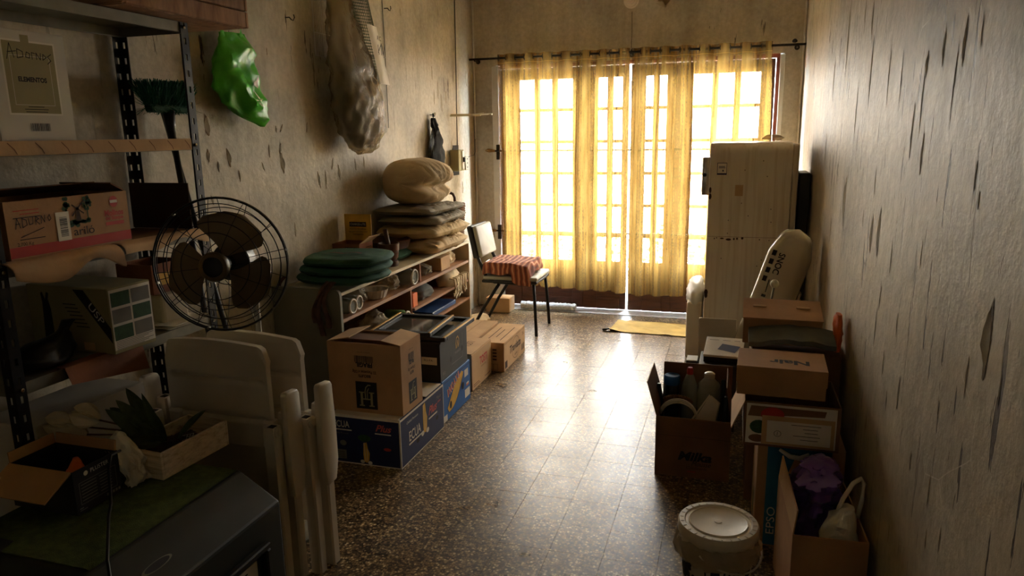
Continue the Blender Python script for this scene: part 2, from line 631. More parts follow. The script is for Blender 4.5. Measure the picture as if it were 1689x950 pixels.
def barcode(w, h, seed=1):
    rnd = random.Random(seed)
    x, out = -w / 2, []
    while x < w / 2:
        b = rnd.choice((0.4, 0.8, 1.2)) * w / 30
        out.append(rect(x, -h / 2, min(x + b, w / 2), h / 2))
        x += b + rnd.choice((0.5, 0.9)) * w / 30
    return out


def carton(name, label, loc, dims, m='board', rz=0, open_top=False, group=None, cat='box', flaps=(), t=0.004, rot=None, inner=None, top_flaps=False):
    """cardboard box: body, flaps; flaps = (side, angle from upright outward, length)"""
    w, d, h = dims
    th = thing(name, label, cat, loc, rz, group, rot)
    p = P()
    if open_top:
        p.ext(-w / 2, w / 2, -d / 2, d / 2, 0, t)
        p.ext(-w / 2, w / 2, -d / 2, -d / 2 + t, t, h)
        p.ext(-w / 2, w / 2, d / 2 - t, d / 2, t, h)
        p.ext(-w / 2, -w / 2 + t, -d / 2 + t, d / 2 - t, t, h)
        p.ext(w / 2 - t, w / 2, -d / 2 + t, d / 2 - t, t, h)
        p.build('body', m, th)
    else:
        p.ext(-w / 2, w / 2, -d / 2, d / 2, 0, h)
        p.build('body', m, th, bevel=0.0025)
    if top_flaps:
        # two closing flaps meeting along the middle, lifted a little
        for s in (-1, 1):
            q = P()
            q.box((0, 0, 0), (w * 0.485, d * 0.985, 0.003))
            f = q.build('flap', m, th)
            f.location = (s * w * 0.252, 0, h + 0.0035)
            f.rotation_euler = (0, R(-1.2 * s), 0)
    for side, ang, ln in flaps:
        q = P()
        if side in ('front', 'back'):
            s = -1 if side == 'front' else 1
            q.box((0, 0, ln / 2), (w - 0.008, t, ln))
            f = q.build('flap', inner or m, th)
            f.location = (0, s * (d / 2 - t / 2), h)
            f.rotation_euler = (R(-s * ang), 0, 0)
        else:
            s = -1 if side == 'left' else 1
            q.box((0, 0, ln / 2), (t, d - 0.008, ln))
            f = q.build('flap', inner or m, th)
            f.location = (s * (w / 2 - t / 2), 0, h)
            f.rotation_euler = (0, R(s * ang), 0)
    return th


def cushion(p, w, d, h, seed=0, wr=0.012, nu=30, nv=30, pinch=None, n=3.2, ro=0.25):
    """a soft pad filling w x d x h with wrinkles; base at z=0"""
    off = Vector((seed * 3.7, seed * 1.3, seed * 0.7))

    def sheet(sgn):
        def fn(u, v):
            a, b = u * 2 - 1, v * 2 - 1
            k = max(0.0, (1 - abs(a) ** n) * (1 - abs(b) ** n)) ** 0.5
            x, y = a * w / 2 * math.sqrt(1 - ro * b * b / 2), b * d / 2 * math.sqrt(1 - ro * a * a / 2)
            q = Vector((x * 5, y * 5, sgn * 2)) + off
            z = sgn * h / 2 * k
            wob = noise.noise(q) + 0.5 * noise.noise(q * 2.3)
            rid = 1 - abs(noise.noise(Vector((x * 9, y * 22, sgn)) + off)) * 2
            rid += 0.6 * (1 - abs(noise.noise(Vector((x * 13 + y * 12, y * 34 - x * 9, sgn + 4)) + off)) * 2) * (0.4 + 0.6 * u)
            z += (wob * wr + (rid - 0.8) * wr * 0.75) * min(1, k * 1.6)
            if pinch:
                px, py, pr = pinch
                rr = math.hypot(x - px, y - py)
                an = math.atan2(y - py, x - px)
                z += 0.6 * wr * math.sin(an * 17 + seed) * math.exp(-(rr / pr) ** 2) * min(1, k * 2)
            return Vector((x, y, z + h / 2))
        return fn
    p.grid(sheet(1), nu, nv)
    p.grid(lambda u, v: sheet(-1)(1 - u, v), nu, nv)
    return p


def loft(p, rings, n=28, seed=0, crumple=0.02, fr=9.0, cap=True, ridge=False):
    """rings: (cx, cy, cz, rx, ry); round cross sections with crumpled skin"""
    off = Vector((seed * 2.1, seed * 5.3, seed))
    vs = []
    for (cx, cy, cz, rx, ry) in rings:
        for j in range(n):
            a = 2 * math.pi * j / n
            q = Vector((cx + rx * math.cos(a), cy + ry * math.sin(a), cz))
            s = Vector((math.cos(a), math.sin(a), 0))
            k = noise.noise(q * fr + off) + 0.6 * (0.5 - abs(noise.noise(q * fr * 1.9 + off)) * 2)
            if ridge:
                k = 0.9 * (0.45 - abs(noise.noise(q * fr + off)) * 2) + 0.55 * (0.4 - abs(noise.noise(q * fr * 2.1 - off)) * 2) + 0.3 * (0.4 - abs(noise.noise(q * fr * 4.3 + off)) * 2)
            k2 = noise.noise(q * fr + off + Vector((9, 9, 9)))
            amp = min(crumple, max(rx, ry) * 0.5)
            vs.append(q + s * k * amp + Vector((0, 0, k2 * amp * 0.6)))
    fs = []
    for i in range(len(rings) - 1):
        for j in range(n):
            fs.append((i * n + j, i * n + (j + 1) % n, (i + 1) * n + (j + 1) % n, (i + 1) * n + j))
    if cap:
        fs.append(tuple(range(n - 1, -1, -1)))
        fs.append(tuple((len(rings) - 1) * n + j for j in range(n)))
    return p.add(vs, fs)


def interp(keys, m):
    out = []
    for i in range(m):
        t = i / (m - 1) * (len(keys) - 1)
        k = min(int(t), len(keys) - 2)
        f = t - k
        f = f * f * (3 - 2 * f) if False else f
        out.append(tuple(a + (b - a) * f for a, b in zip(keys[k], keys[k + 1])))
    return out


def copy_tree(o, parent=None):
    c = o.copy()
    col.objects.link(c)
    c.parent = parent
    for ch in [x for x in bpy.data.objects if x.parent == o]:
        copy_tree(ch, c)
    return c

# ------------------------------------------------------------------ the room
CEIL, YF = 3.05, -1.6
TS, TX, TY = 0.202, -0.815, 4.84       # tile pitch and one joint crossing
floor = struct('floor', P().ext(XL, XR, YF, YB + 0.12, -0.08, -0.004), 'grout')
tp = P()
g, hb = 0.00035, TS / 2
tp.add([(-hb + g, -hb + g, -0.004), (hb - g, -hb + g, -0.004), (hb - g, hb - g, -0.004), (-hb + g, hb - g, -0.004),
        (-hb + g, -hb + g, -0.0006), (hb - g, -hb + g, -0.0006), (hb - g, hb - g, -0.0006), (-hb + g, hb - g, -0.0006),
        (-hb + 2 * g, -hb + 2 * g, 0), (hb - 2 * g, -hb + 2 * g, 0), (hb - 2 * g, hb - 2 * g, 0), (-hb + 2 * g, hb - 2 * g, 0)],
       [(0, 1, 5, 4), (1, 2, 6, 5), (2, 3, 7, 6), (3, 0, 4, 7), (4, 5, 9, 8), (5, 6, 10, 9), (6, 7, 11, 10), (7, 4, 8, 11), (8, 9, 10, 11)])
tile_me = tp.mesh('tile', 'terrazzo')
rest = P()
rnd = random.Random(3)
i0, i1 = math.floor((XL - TX) / TS), math.ceil((XR - TX) / TS)
j0, j1 = math.floor((YF - TY) / TS), math.ceil((YB - 0.12 - TY) / TS)
for i in range(i0, i1):
    for j in range(j0, j1):
        x0, x1 = TX + i * TS, TX + (i + 1) * TS
        y0, y1 = TY + j * TS, TY + (j + 1) * TS
        if -1.75 < x0 < 0.12 and 1.75 < y0 < YB - 0.3:
            o = bpy.data.objects.new('tile', tile_me)
            col.objects.link(o)
            o.parent = floor
            o.location = ((x0 + x1) / 2, (y0 + y1) / 2, rnd.uniform(-0.00025, 0))
            o.rotation_euler = (rnd.uniform(-1, 1) * 0.0006, rnd.uniform(-1, 1) * 0.0006, 0)
        else:
            a, b = max(x0, XL), min(x1, XR)
            c, d = max(y0, YF), min(y1, YB - 0.03)
            if b - a > 0.004 and d - c > 0.004:
                rest.ext(a + g, b - g, c + g, d - g, -0.004, -0.0002)
tf = rest.build('tile_field', 'terrazzo', floor)
tf['kind'] = 'stuff'
struct('ceiling', P().ext(XL - 0.1, XR + 0.1, YF, YB + 0.2, CEIL, CEIL + 0.1), 'plain_wall')
wall_l = struct('wall_left', P().ext(XL - 0.12, XL, YF, YB + 0.2, -0.08, CEIL), 'wall_left')
wall_r = struct('wall_right', P().ext(XR, XR + 0.12, YF, YB + 0.2, -0.08, CEIL), 'wall_right')
struct('wall_front', P().ext(XL - 0.12, XR + 0.12, YF - 0.1, YF, -0.08, CEIL), 'plain_wall')
OX0, OX1, OZ = -2.03, 0.315, 2.13      # door opening
wb = P()
wb.ext(XL, OX0, YB, YB + 0.2, 0, CEIL)
wb.ext(OX1, XR, YB, YB + 0.2, 0, CEIL)
wb.ext(OX0, OX1, YB, YB + 0.2, OZ, CEIL)
wall_b = struct('wall_back', wb, 'wall_back')

# white cover strips in the two back corners
def wobbly(x, y, z0, z1, n=24):
    return [(x + 0.0015 * math.sin(i * 1.7), y, z0 + (z1 - z0) * i / n) for i in range(n + 1)]
struct('trim_1', P().tube(wobbly(XL + 0.012, YB - 0.012, 0.0, CEIL), 0.009, 6), 'white_trim', smooth=True)
struct('trim_2', P().tube(wobbly(XR - 0.012, YB - 0.012, 0.0, CEIL), 0.009, 6), 'white_trim', smooth=True)
# door jambs and head
struct('trim_3', P().ext(OX0 - 0.03, OX0 + 0.03, YB - 0.03, YB + 0.16, 0.0, OZ - 0.01), 'white_trim', bevel=0.004)
struct('trim_4', P().ext(OX1 - 0.03, OX1 + 0.005, YB - 0.02, YB + 0.16, 0.0, OZ - 0.01), 'white_trim', bevel=0.004)
struct('trim_5', P().ext(OX0 + 0.03, OX1 - 0.03, YB + 0.02, YB + 0.16, OZ - 0.03, OZ), 'red_frame', bevel=0.004)
struct('trim_6', P().ext(OX1 - 0.055, OX1 - 0.031, YB + 0.03, YB + 0.15, 0.0, OZ - 0.03), 'red_frame', bevel=0.003)
# pale concrete door sill
struct('door_sill', P().ext(OX0, OX1, YB - 0.11, YB + 0.2, -0.02, 0.006), 'concrete', bevel=0.002)

# four glazed door leaves
YD = YB + 0.075
ZROW = [0.43, 0.655, 0.92, 1.195, 1.465, 1.735, 1.99]
LEAVES = [(-1.998, -1.2662, -1.835, -1.365, 3), (-1.2658, -0.885, -1.145, -0.94, 2), (-0.868, -0.4982, -0.745, -0.575, 2), (-0.4978, 0.256, -0.365, 0.15, 3)]
T = 0.04
MW = 0.026
for n_, (x0, x1, g0, g1, nc) in enumerate(LEAVES):
    root = bpy.data.objects.new('door_%d' % (n_ + 1), None)
    col.objects.link(root)
    root['kind'] = 'structure'
    root.location = (0, YD, 0.012)
    def part(nm, a, b, z0, z1, m='door_wood', t=T, bev=0.003):
        return P().ext(a, b, -t / 2, t / 2, z0, z1).build(nm, m, root, bevel=bev)
    part('stile', x0, g0, 0.0, 2.085)
    part('stile', g1, x1, 0.0, 2.085)
    part('top_rail', g0, g1, 1.99, 2.085)
    part('bottom_rail', g0, g1, 0.0, 0.09)
    part('lock_rail', g0, g1, 0.36, 0.43)
    part('panel', g0, g1, 0.09, 0.36, t=0.02, bev=0.002)
    cw = (g1 - g0) / nc
    for c in range(1, nc):
        part('muntin', g0 + c * cw - MW, g0 + c * cw + MW, 0.43, 1.99, t=0.03)
    for z in ZROW[1:-1]:
        for c in range(nc):
            part('muntin', g0 + c * cw + MW * (c > 0), g0 + (c + 1) * cw - MW * (c < nc - 1), z - 0.014, z + 0.014, t=0.03)
    for r_ in range(6):
        for c in range(nc):
            part('pane', g0 + c * cw, g0 + (c + 1) * cw, ZROW[r_], ZROW[r_ + 1], 'glass', 0.004, 0)

# outside: pavement and a hedge beyond the doors
struct('exterior_pavement', P().ext(-14, 14, YB + 0.2, 26, -0.2, -0.1), 'pavement')
hp = P()
rnd = random.Random(11)
for _ in range(1500):
    x, y, z = rnd.uniform(-3.6, 1.6), 8.2 + rnd.uniform(-0.25, 0.25), rnd.uniform(-0.1, 0.1) + 0.5 * rnd.random() ** 2
    s = rnd.uniform(0.03, 0.06)
    m3 = Matrix.Rotation(rnd.uniform(0, 6.3), 3, 'Z') @ Matrix.Rotation(rnd.uniform(0, 6.3), 3, 'X')
    hp.add([m3 @ Vector(q) * s + Vector((x, y, z)) for q in ((-1, 0, 0), (0, -0.5, 0.1), (1, 0, 0), (0, 0.5, 0.1))], [(0, 1, 2, 3)])
hd = hp.build('hedge_foliage', 'hedge')
hd['kind'] = 'stuff'
tag(hd, 'low green hedge outside seen through the glazed doors', 'hedge')

# ------------------------------------------------------------------ peeling paint on the walls
def flake_mesh(seed):
    """a narrow flake of paint, curled away from the wall along one edge; local x off the wall, y along it, z up"""
    rnd = random.Random(seed)
    n, out = 8, []
    p = P()
    for i in range(n + 1):
        t = i / n
        wd = math.sin(math.pi * min(1, max(0, t))) ** 0.8 * (0.75 + 0.5 * rnd.random())
        c = 0.14 * math.sin(t * 5 + seed)
        lift = 0.5 * math.sin(math.pi * t) * (0.7 + 0.5 * rnd.random())
        p.v += [(0.04, c - wd * 0.5, t - 0.5), (0.04 + lift * 0.35, c, t - 0.5), (0.05 + lift, c + wd * 0.5, t - 0.5)]
    for i in range(n):
        for k in range(2):
            a = i * 3 + k
            p.f.append((a, a + 1, a + 4, a + 3))
    return p.mesh('paint_flake', 'flake', smooth=True)


def bare_mesh(seed):
    rnd = random.Random(seed + 50)
    pts = []
    for i in range(14):
        a = 2 * math.pi * i / 14
        k = 0.8 + 0.4 * rnd.random()
        pts.append((0.5 * math.cos(a) * k, 0.5 * math.sin(a) * k))
    p = P()
    p.add([(0.03, y, z) for y, z in pts], [tuple(range(14))])
    return p.mesh('bare_patch', 'bare')


FL = [flake_mesh(i) for i in range(5)]
BP = [bare_mesh(i) for i in range(5)]


def flake(wall, side, px, py, hpx, w_ratio=0.2, tilt=0.0, kind=0, X=None):
    """one lifted flake over a bare patch, at a place on a side wall"""
    c = on_plane_x(px, py, X)
    up = on_plane_x(px, py - hpx / 2, X)
    dn = on_plane_x(px, py + hpx / 2, X)
    h = abs(up.z - dn.z)
    for me, sx, grow in ((BP[kind % 5], 0.02, 1.15), (FL[kind % 5], 1, 1.0)):
        o = bpy.data.objects.new(me.name.split('.')[0], me)
        col.objects.link(o)
        o.parent = wall
        o.location = (X, c.y, c.z)
        th = max(h * w_ratio * 0.7, 0.005)
        o.scale = (side * min(th * 0.6, 0.02) if me in FL else side * 0.03, th * grow, h * grow)
        o.rotation_euler = (tilt, 0, 0)


RIGHT = [(1530, 105, 40, .28, 0), (1558, 75, 60, .16, .05), (1592, 70, 75, .16, .06), (1575, 130, 110, .05, .08), (1621, 50, 50, .12, 0),
         (1521, 170, 100, .05, 0), (1505, 215, 90, .08, .05), (1521, 255, 70, .14, .03), (1467, 120, 90, .05, .03), (1487, 130, 80, .05, 0),
         (1437, 120, 110, .05, .02), (1440, 30, 60, .1, 0), (1428, 20, 50, .1, 0), (1400, 60, 120, .05, .02), (1412, 190, 90, .05, .04),
         (1394, 330, 80, .18, .05), (1438, 385, 60, .22, .05), (1450, 385, 80, .18, .03), (1444, 300, 45, .1, 0), (1424, 360, 30, .12, 0),
         (1610, 290, 55, .1, .04), (1615, 330, 30, .1, .03), (1520, 420, 50, .1, .03), (1470, 425, 60, .06, .02), (1630, 560, 120, .28, .04),
         (1595, 620, 70, .12, .03), (1650, 640, 60, .12, 0), (1482, 650, 60, .14, .05), (1457, 600, 40, .18, 0), (1444, 540, 70, .06, .04),
         (1480, 535, 40, .14, .03), (1452, 490, 45, .12, .05), (1430, 750, 60, .1, .06), (1532, 810, 60, .12, .03), (1448, 730, 35, .1, 0),
         (1502, 760, 35, .16, .0), (1550, 890, 50, .1, .03), (1527, 890, 40, .1, .03), (1462, 660, 40, .1, 0), (1548, 675, 30, .12, .04),
         (1376, 130, 70, .06, 0), (1362, 250, 60, .08, 0), (1370, 380, 40, .12, 0), (1447, 905, 26, .25, -.3), (1466, 880, 30, .1, 0)]
for k, (a, b, h, w, t) in enumerate(RIGHT):
    flake(wall_r, -1, a, b, h, w, t, k, XR)
LEFT = [(341, 208, 32, .42, .1), (343, 257, 18, .5, 0), (377, 260, 26, .4, .2), (465, 268, 32, .36, .1), (462, 245, 16, .4, -.3), (444, 250, 20, .2, 0),
        (526, 297, 24, .3, .2), (537, 296, 26, .2, 0), (559, 284, 24, .25, .1), (548, 270, 18, .3, -.3), (487, 380, 22, .2, 0), (434, 275, 14, .3, .4),
        (464, 211, 14, .3, -.6), (455, 213, 10, .5, 0), (506, 210, 16, .3, -.2), (586, 272, 18, .3, .1), (600, 268, 16, .3, 0), (395, 290, 16, .3, .1),
        (335, 95, 14, .5, 0), (528, 92, 12, .4, 0), (722, 150, 26, .2, 0), (728, 170, 24, .25, .1), (716, 160, 20, .2, 0), (735, 160, 18, .25, 0),
        (769, 130, 22, .25, .1), (520, 48, 12, .4, 0), (660, 20, 10, .4, 0), (440, 85, 10, .5, 0), (712, 120, 20, .2, 0), (745, 240, 16, .3, 0),
        (763, 310, 18, .3, 0), (360, 275, 14, .4, 0), (350, 330, 14, .4, .3)]
for k, (a, b, h, w, t) in enumerate(LEFT):
    flake(wall_l, 1, a, b, h, w, t, k + 2, XL)
# torn plaster and small nails on the wall over the doors
pp = P()
pp.add([(x, YB - 0.002, z) for x, z in ((-0.66, 2.68), (-0.64, 2.60), (-0.665, 2.565), (-0.62, 2.56), (-0.60, 2.525), (-0.57, 2.55), (-0.545, 2.60), (-0.55, 2.70))], [tuple(range(8))])
pp.build('bare_patch', 'bare', wall_b)
pp = P()
pp.add([(x, YB - y, z) for x, y, z in ((-0.68, .004, 2.55), (-0.60, .016, 2.51), (-0.56, .014, 2.545), (-0.535, .012, 2.60), (-0.55, .003, 2.60), (-0.575, .003, 2.555), (-0.60, .003, 2.53), (-0.63, .003, 2.565))], [tuple(range(8))])
pp.build('paint_flake', 'flake', wall_b)
wf = P().lathe([(0.062, 0), (0.062, 0.008), (0.05, 0.012), (0.048, 0.022), (0.036, 0.03), (0.03, 0.05), (0.02, 0.055)], 24, (-0.872, YB, 2.585), Matrix.Rotation(R(90), 3, 'X'))
tag(wf.build('lamp_rose', 'white_plastic', smooth='auto'), 'round white lamp holder on the wall above the doors', 'lamp holder')
P().tube([(-0.865, YB - 0.001, 2.5), (-0.862, YB - 0.002, 2.36), (-0.866, YB - 0.001, 2.2)], 0.002, 5).build('crack', 'ink_brown', wall_b)

# ------------------------------------------------------------------ curtain rod and curtains
YC, ZR = 6.1, 2.178
rod = thing('curtain_rod', 'thin dark iron curtain rod running wall to wall', 'curtain rod', (0, YC, ZR))
P().tube([(XL + 0.004, 0, 0), (-1.0, 0, 0.0), (XR - 0.004, 0, 0)], 0.009, 10).build('rod', 'iron', rod, smooth=True)
for x in (XL + 0.05, -0.86, XR - 0.06):
    b = P().tube([(x, 0.0, -0.012), (x, YB - YC - 0.003, -0.012)], 0.006, 8)
    b.lathe([(0.02, 0), (0.02, 0.004)], 14, (x, YB - YC - 0.0005, -0.012), Matrix.Rotation(R(90), 3, 'X'))
    b.build('bracket', 'iron', rod, smooth='auto')
P().lathe([(0.008, 0), (0.018, 0.006), (0.02, 0.015), (0.012, 0.026), (0.004, 0.03)], 14, (XR - 0.085, 0, 0.012)).build('finial', 'iron', rod, smooth=True)


def curtain(label, x0, x1, zb0, zb1, waves, seed, lean):
    th = thing('curtain', label, 'curtain', (0, YC, 0), 0, 'yellow curtains')
    zt = ZR + 0.032
    nu, nv = waves * 22, 44

    def fn(u, v):
        z0 = zb0 + (zb1 - zb0) * u
        z = zt + (z0 - zt) * v
        x = x0 + (x1 - x0) * u
        ph = 2 * math.pi * waves * u
        k = 1 - 0.35 * v
        am = 0.036 * k
        nz = noise.noise(Vector((x * 3.0 + seed, v * 1.1, seed)))
        y = am * math.sin(ph + nz * 1.7 * v) + 0.022 * v * noise.noise(Vector((x * 6 + seed, v * 0.8, 3 + seed)))
        y += 0.006 * v * math.sin(ph * 2.3 + 1.0 + seed)
        x += (0.021 + 0.016 * noise.noise(Vector((x * 2.3 + seed * 3, v * 0.6, 8)))) * math.cos(ph + nz * v) * (0.25 + 0.75 * min(1, v * 3)) + lean * v
        x += 0.007 * math.sin(ph * 3.1 + seed + nz * 3) * min(1, v * 3)
        z += 0.006 * math.sin(ph + 1) * v
        return Vector((x, y, z))
    P().grid(fn, nu, nv).build('fabric', 'curtain', th, smooth=True)
    # stitched top band
    P().tube([fn(i / nu, 0.036) + Vector((0, -0.0015, 0)) for i in range(nu + 1)], 0.0012, 4).build('stitched_hem', 'hem', th)
    for i in range(waves * 2):
        u = (i + 0.0) / (waves * 2) + 0.001
        if u < 0.02 and seed == 1:
            u = 0.012
        x = x0 + (x1 - x0) * u
        pts = [(x, 0.02 * math.cos(2 * math.pi * j / 18), ZR + 0.02 * math.sin(2 * math.pi * j / 18)) for j in range(18)]
        P().tube(pts, 0.0035, 6, True).build('grommet', 'iron', th, smooth=True)
    return th


curtain('yellow voile curtain hanging left of the gap', -1.985, -0.868, 0.235, 0.20, 7, 1, 0.0)
curtain('yellow voile curtain right of the gap, behind the fridge', -0.852, 0.215, 0.185, 0.205, 7, 5, 0.0)

# iron security bars across the doors with their wall fixings
for z, lb in ((1.405, 'upper iron security bar running behind the curtains'), (0.70, 'lower iron security bar running behind the curtains')):
    th = thing('security_bar', lb, 'security bar', (0, YB - 0.02, z), 0, 'security bars')
    P().tube([(OX0 - 0.06, -0.012, 0), (OX1 - 0.06, 0.0, 0)], 0.008, 8).build('bar', 'iron', th, smooth=True)
    P().ext(OX0 + 0.0, OX0 + 0.034, -0.014, 0.0, -0.075, 0.055).build('clasp', 'iron', th, bevel=0.003)
    P().tube([(OX0 - 0.10, -0.016, 0.004), (OX0 - 0.075, -0.02, 0.006), (OX0 - 0.06, -0.016, 0.003), (OX0 - 0.01, -0.013, 0)], [0.006, 0.016, 0.017, 0.010], 10).build('handle', 'brass', th, smooth=True)

# draught excluder and floor cloth by the doors
dp = P()
dp.grid(lambda u, v: Vector((-1.80 + 0.50 * u + 0.0, 6.115 + (0.034 + 0.008 * noise.noise(Vector((u * 40, v * 6, 0)))) * math.cos(v * 2 * math.pi),
                             0.043 + (0.032 + 0.008 * noise.noise(Vector((u * 40, v * 6, 5)))) * math.sin(v * 2 * math.pi))), 90, 14)
dp.add([dp.v[k * 91] for k in range(14)], [tuple(range(14))])
dp.add([dp.v[k * 91 + 90] for k in range(14)], [tuple(range(13, -1, -1))])
tag(dp.build('draught_excluder', 'fluff', smooth=True), 'fluffy white draught excluder lying along the foot of the doors', 'draught excluder')
rg = P()
def rugf(u, v):
    x = -0.92 + 0.62 * u + 0.03 * v
    y = 5.55 + 0.36 * v - 0.03 * u
    z = 0.007 + 0.004 * abs(noise.noise(Vector((x * 8, y * 14, 0)))) + 0.006 * max(0, math.sin((x * 0.8 + y) * 21)) ** 6 + (0.02 * max(0, 0.12 - u) * 8 * max(0, 0.2 - v) * 5)
    return Vector((x, y, z))
rg.grid(rugf, 50, 30)
rg.grid(lambda u, v: rugf(1 - u, v) - Vector((0, 0, 0.006)), 50, 30)
tag(rg.build('floor_cloth', 'rug', smooth=True), 'crumpled yellow jute floor cloth lying before the doors', 'floor cloth')
dk = P()
loft(dk, interp([(-0.955, 5.56, 0.003, .012, .01), (-0.935, 5.555, 0.02, .03, .018), (-0.915, 5.545, 0.03, .006, .006)], 7), 10, 4, 0.012, 30)
tag(dk.build('dark_rag', 'black_card', smooth=True), 'small dark rag at the corner of the floor cloth', 'rag')

# ------------------------------------------------------------------ slotted angle shelving on the left
SX0, SX1, SY0, SY1 = -2.225, -1.915, 1.44, 2.29
shelf = thing('shelving_unit', 'black slotted angle shelving unit with grey metal shelves by left wall', 'shelving', (0, 0, 0))


def post(sx, sy, x, y):
    """L-section upright with real slots; sx, sy point inwards"""
    p = P()
    H, wd, t = 1.957, 0.036, 0.003
    for axis in (0, 1):
        def bx(a, b, z0, z1):
            if axis == 0:
                p.ext(min(x + sx * a, x + sx * b), max(x + sx * a, x + sx * b), min(y, y + sy * t), max(y, y + sy * t), z0, z1)
            else:
                p.ext(min(x, x + sx * t), max(x, x + sx * t), min(y + sy * a, y + sy * b), max(y + sy * a, y + sy * b), z0, z1)
        bx(0, 0.014, 0, H)
        bx(0.024, wd, 0, H)
        z = 0.0
        while z < H:
            bx(0.014, 0.024, z, min(z + 0.034, H))
            z += 0.056
    p.build('post', 'black_metal', shelf)


post(1, 1, SX0, SY0)
post(-1, 1, SX1, SY0)
post(1, -1, SX0, SY1)
post(-1, -1, SX1, SY1)
SHELF_Z = [0.40, 0.875, 1.215, 1.545, 1.958]
for z in SHELF_Z[1:]:
    p = P()
    a, b, c, d = SX0 + 0.004, SX1 - 0.004, SY0 + 0.004, SY1 - 0.004
    p.ext(a, b, c, d, z - 0.002, z)
    for (u0, u1, v0, v1) in ((a, b, c, c + 0.002), (a, b, d - 0.002, d), (a, a + 0.002, c, d), (b - 0.002, b, c, d)):
        p.ext(u0, u1, v0, v1, z - 0.036, z - 0.002)
    for (u0, u1, v0, v1) in ((b - 0.016, b, c, d), (a, a + 0.016, c, d)):
        p.ext(u0, u1, v0, v1, z - 0.036, z - 0.034)
    s = p.build('shelf_board', 'steel_grey', shelf)
    for y in (SY1 - 0.022, SY0 + 0.022):
        P().lathe([(0.006, 0), (0.006, 0.004), (0.003, 0.006)], 10, (SX1, y, z - 0.018), Matrix.Rotation(R(90), 3, 'Y')).build('bolt', 'chrome', s)

# top shelf: wooden crate
cr = thing('wooden_crate', 'brown plank crate on the very top shelf', 'crate', (-2.03, 2.27, SHELF_Z[4] + 0.004), 0)
for k in range(3):
    P().ext(-0.17, 0.20, -0.36, -0.345, 0.002 + k * 0.062, 0.06 + k * 0.062).build('plank', 'crate_wood', cr, bevel=0.003)
    P().ext(-0.17, 0.20, 0.245, 0.26, 0.002 + k * 0.062, 0.06 + k * 0.062).build('plank', 'crate_wood', cr, bevel=0.003)
    P().ext(0.185, 0.20, -0.344, 0.244, 0.002 + k * 0.062, 0.06 + k * 0.062).build('plank', 'crate_wood', cr, bevel=0.003)
    P().ext(-0.17, -0.155, -0.344, 0.244, 0.002 + k * 0.062, 0.06 + k * 0.062).build('plank', 'crate_wood', cr, bevel=0.003)
P().ext(-0.154, 0.184, -0.344, 0.244, 0.0, 0.012).build('base_board', 'crate_wood', cr)

# second shelf: cardboard edging strip, white cartons
ed = thing('cardboard_edging', 'strip of brown cardboard taped along the second shelf edge', 'cardboard', (SX1 + 0.003, 0, SHELF_Z[3]))
P().ext(0, 0.004, SY0 + 0.05, SY1 - 0.05, -0.034, 0.006).build('strip', 'board_light', ed)
for k in range(9):
    y = SY0 + 0.10 + k * 0.085
    mtx = Matrix(((0, 0, 1, 0.0046), (1, 0, 0, y), (0, 1, 0, -0.014), (0, 0, 0, 1)))
    print_poly(ed, mtx, stroke([(-0.012, 0.014), (0.006, -0.004), (0.012, -0.016)], 0.003), 'board_dark', 'crease')
D1 = (0.20, 0.245, 0.31)
bx1 = carton('white_carton', 'white carton with an olive front panel and handwriting, second shelf', (-2.04, 1.66, SHELF_Z[3] + 0.001), D1, 'board_white', 0)
fr = frame('right', D1)
print_poly(bx1, frame('right', D1, 0, 0.022, e=0.0006), [rect(-0.085, -0.10, 0.085, 0.105)], 'ink_white', 'panel_border')
print_poly(bx1, frame('right', D1, 0, 0.022, e=0.0009), [rect(-0.08, -0.095, 0.08, 0.10)], 'olive', 'printed_panel')
print_poly(bx1, frame('right', D1, 0, 0.010, e=0.0011), stroke([(-0.062, -0.06), (0.062, -0.06), (0.062, 0.075), (-0.062, 0.075), (-0.062, -0.06)], 0.001), 'ink_white', 'printed_line')
text(bx1, frame('right', D1, 0, 0.02, e=0.0014), 'ELEMENTOS', 0.013, 0.09, 'ink', bold=0.0008)
for k, w in enumerate((0.05, 0.075, 0.07)):
    print_poly(bx1, frame('right', D1, 0, -0.055 - 0.007 * k, e=0.0014), [rect(-w / 2, -0.001, w / 2, 0.001)], 'ink', 'small_print')
print_poly(bx1, frame('right', D1, 0.005, -0.112, e=0.0014), barcode(0.065, 0.022, 4), 'ink', 'barcode')
hand = [[(-0.070, 0.055), (-0.058, 0.098), (-0.048, 0.06)], [(-0.066, 0.074), (-0.04, 0.078)], [(-0.038, 0.06), (-0.036, 0.084), (-0.02, 0.078), (-0.02, 0.064), (-0.036, 0.06)],
        [(-0.012, 0.064), (-0.008, 0.078), (0.002, 0.074), (0, 0.062), (-0.012, 0.064)], [(0.008, 0.06), (0.008, 0.078), (0.018, 0.076)], [(0.022, 0.06), (0.022, 0.078), (0.034, 0.06), (0.036, 0.078)],
        [(0.042, 0.06), (0.044, 0.076), (0.054, 0.068), (0.042, 0.06)], [(0.07, 0.078), (0.058, 0.07), (0.068, 0.06), (0.056, 0.05)]]
print_poly(bx1, frame('right', D1, 0, 0.018, e=0.0016), [s for h in hand for s in stroke(h, 0.0022)], 'ink', 'handwriting')
print_poly(bx1, frame('right', D1, -0.01, 0.13, e=0.0012), [rect(-0.012, -0.02, 0.014, 0.012)], 'olive', 'tape')
carton('white_carton', 'plain white carton at the left picture edge, second shelf', (-2.04, 1.495, SHELF_Z[3] + 0.001), (0.20, 0.08, 0.27), 'board_white', 0)

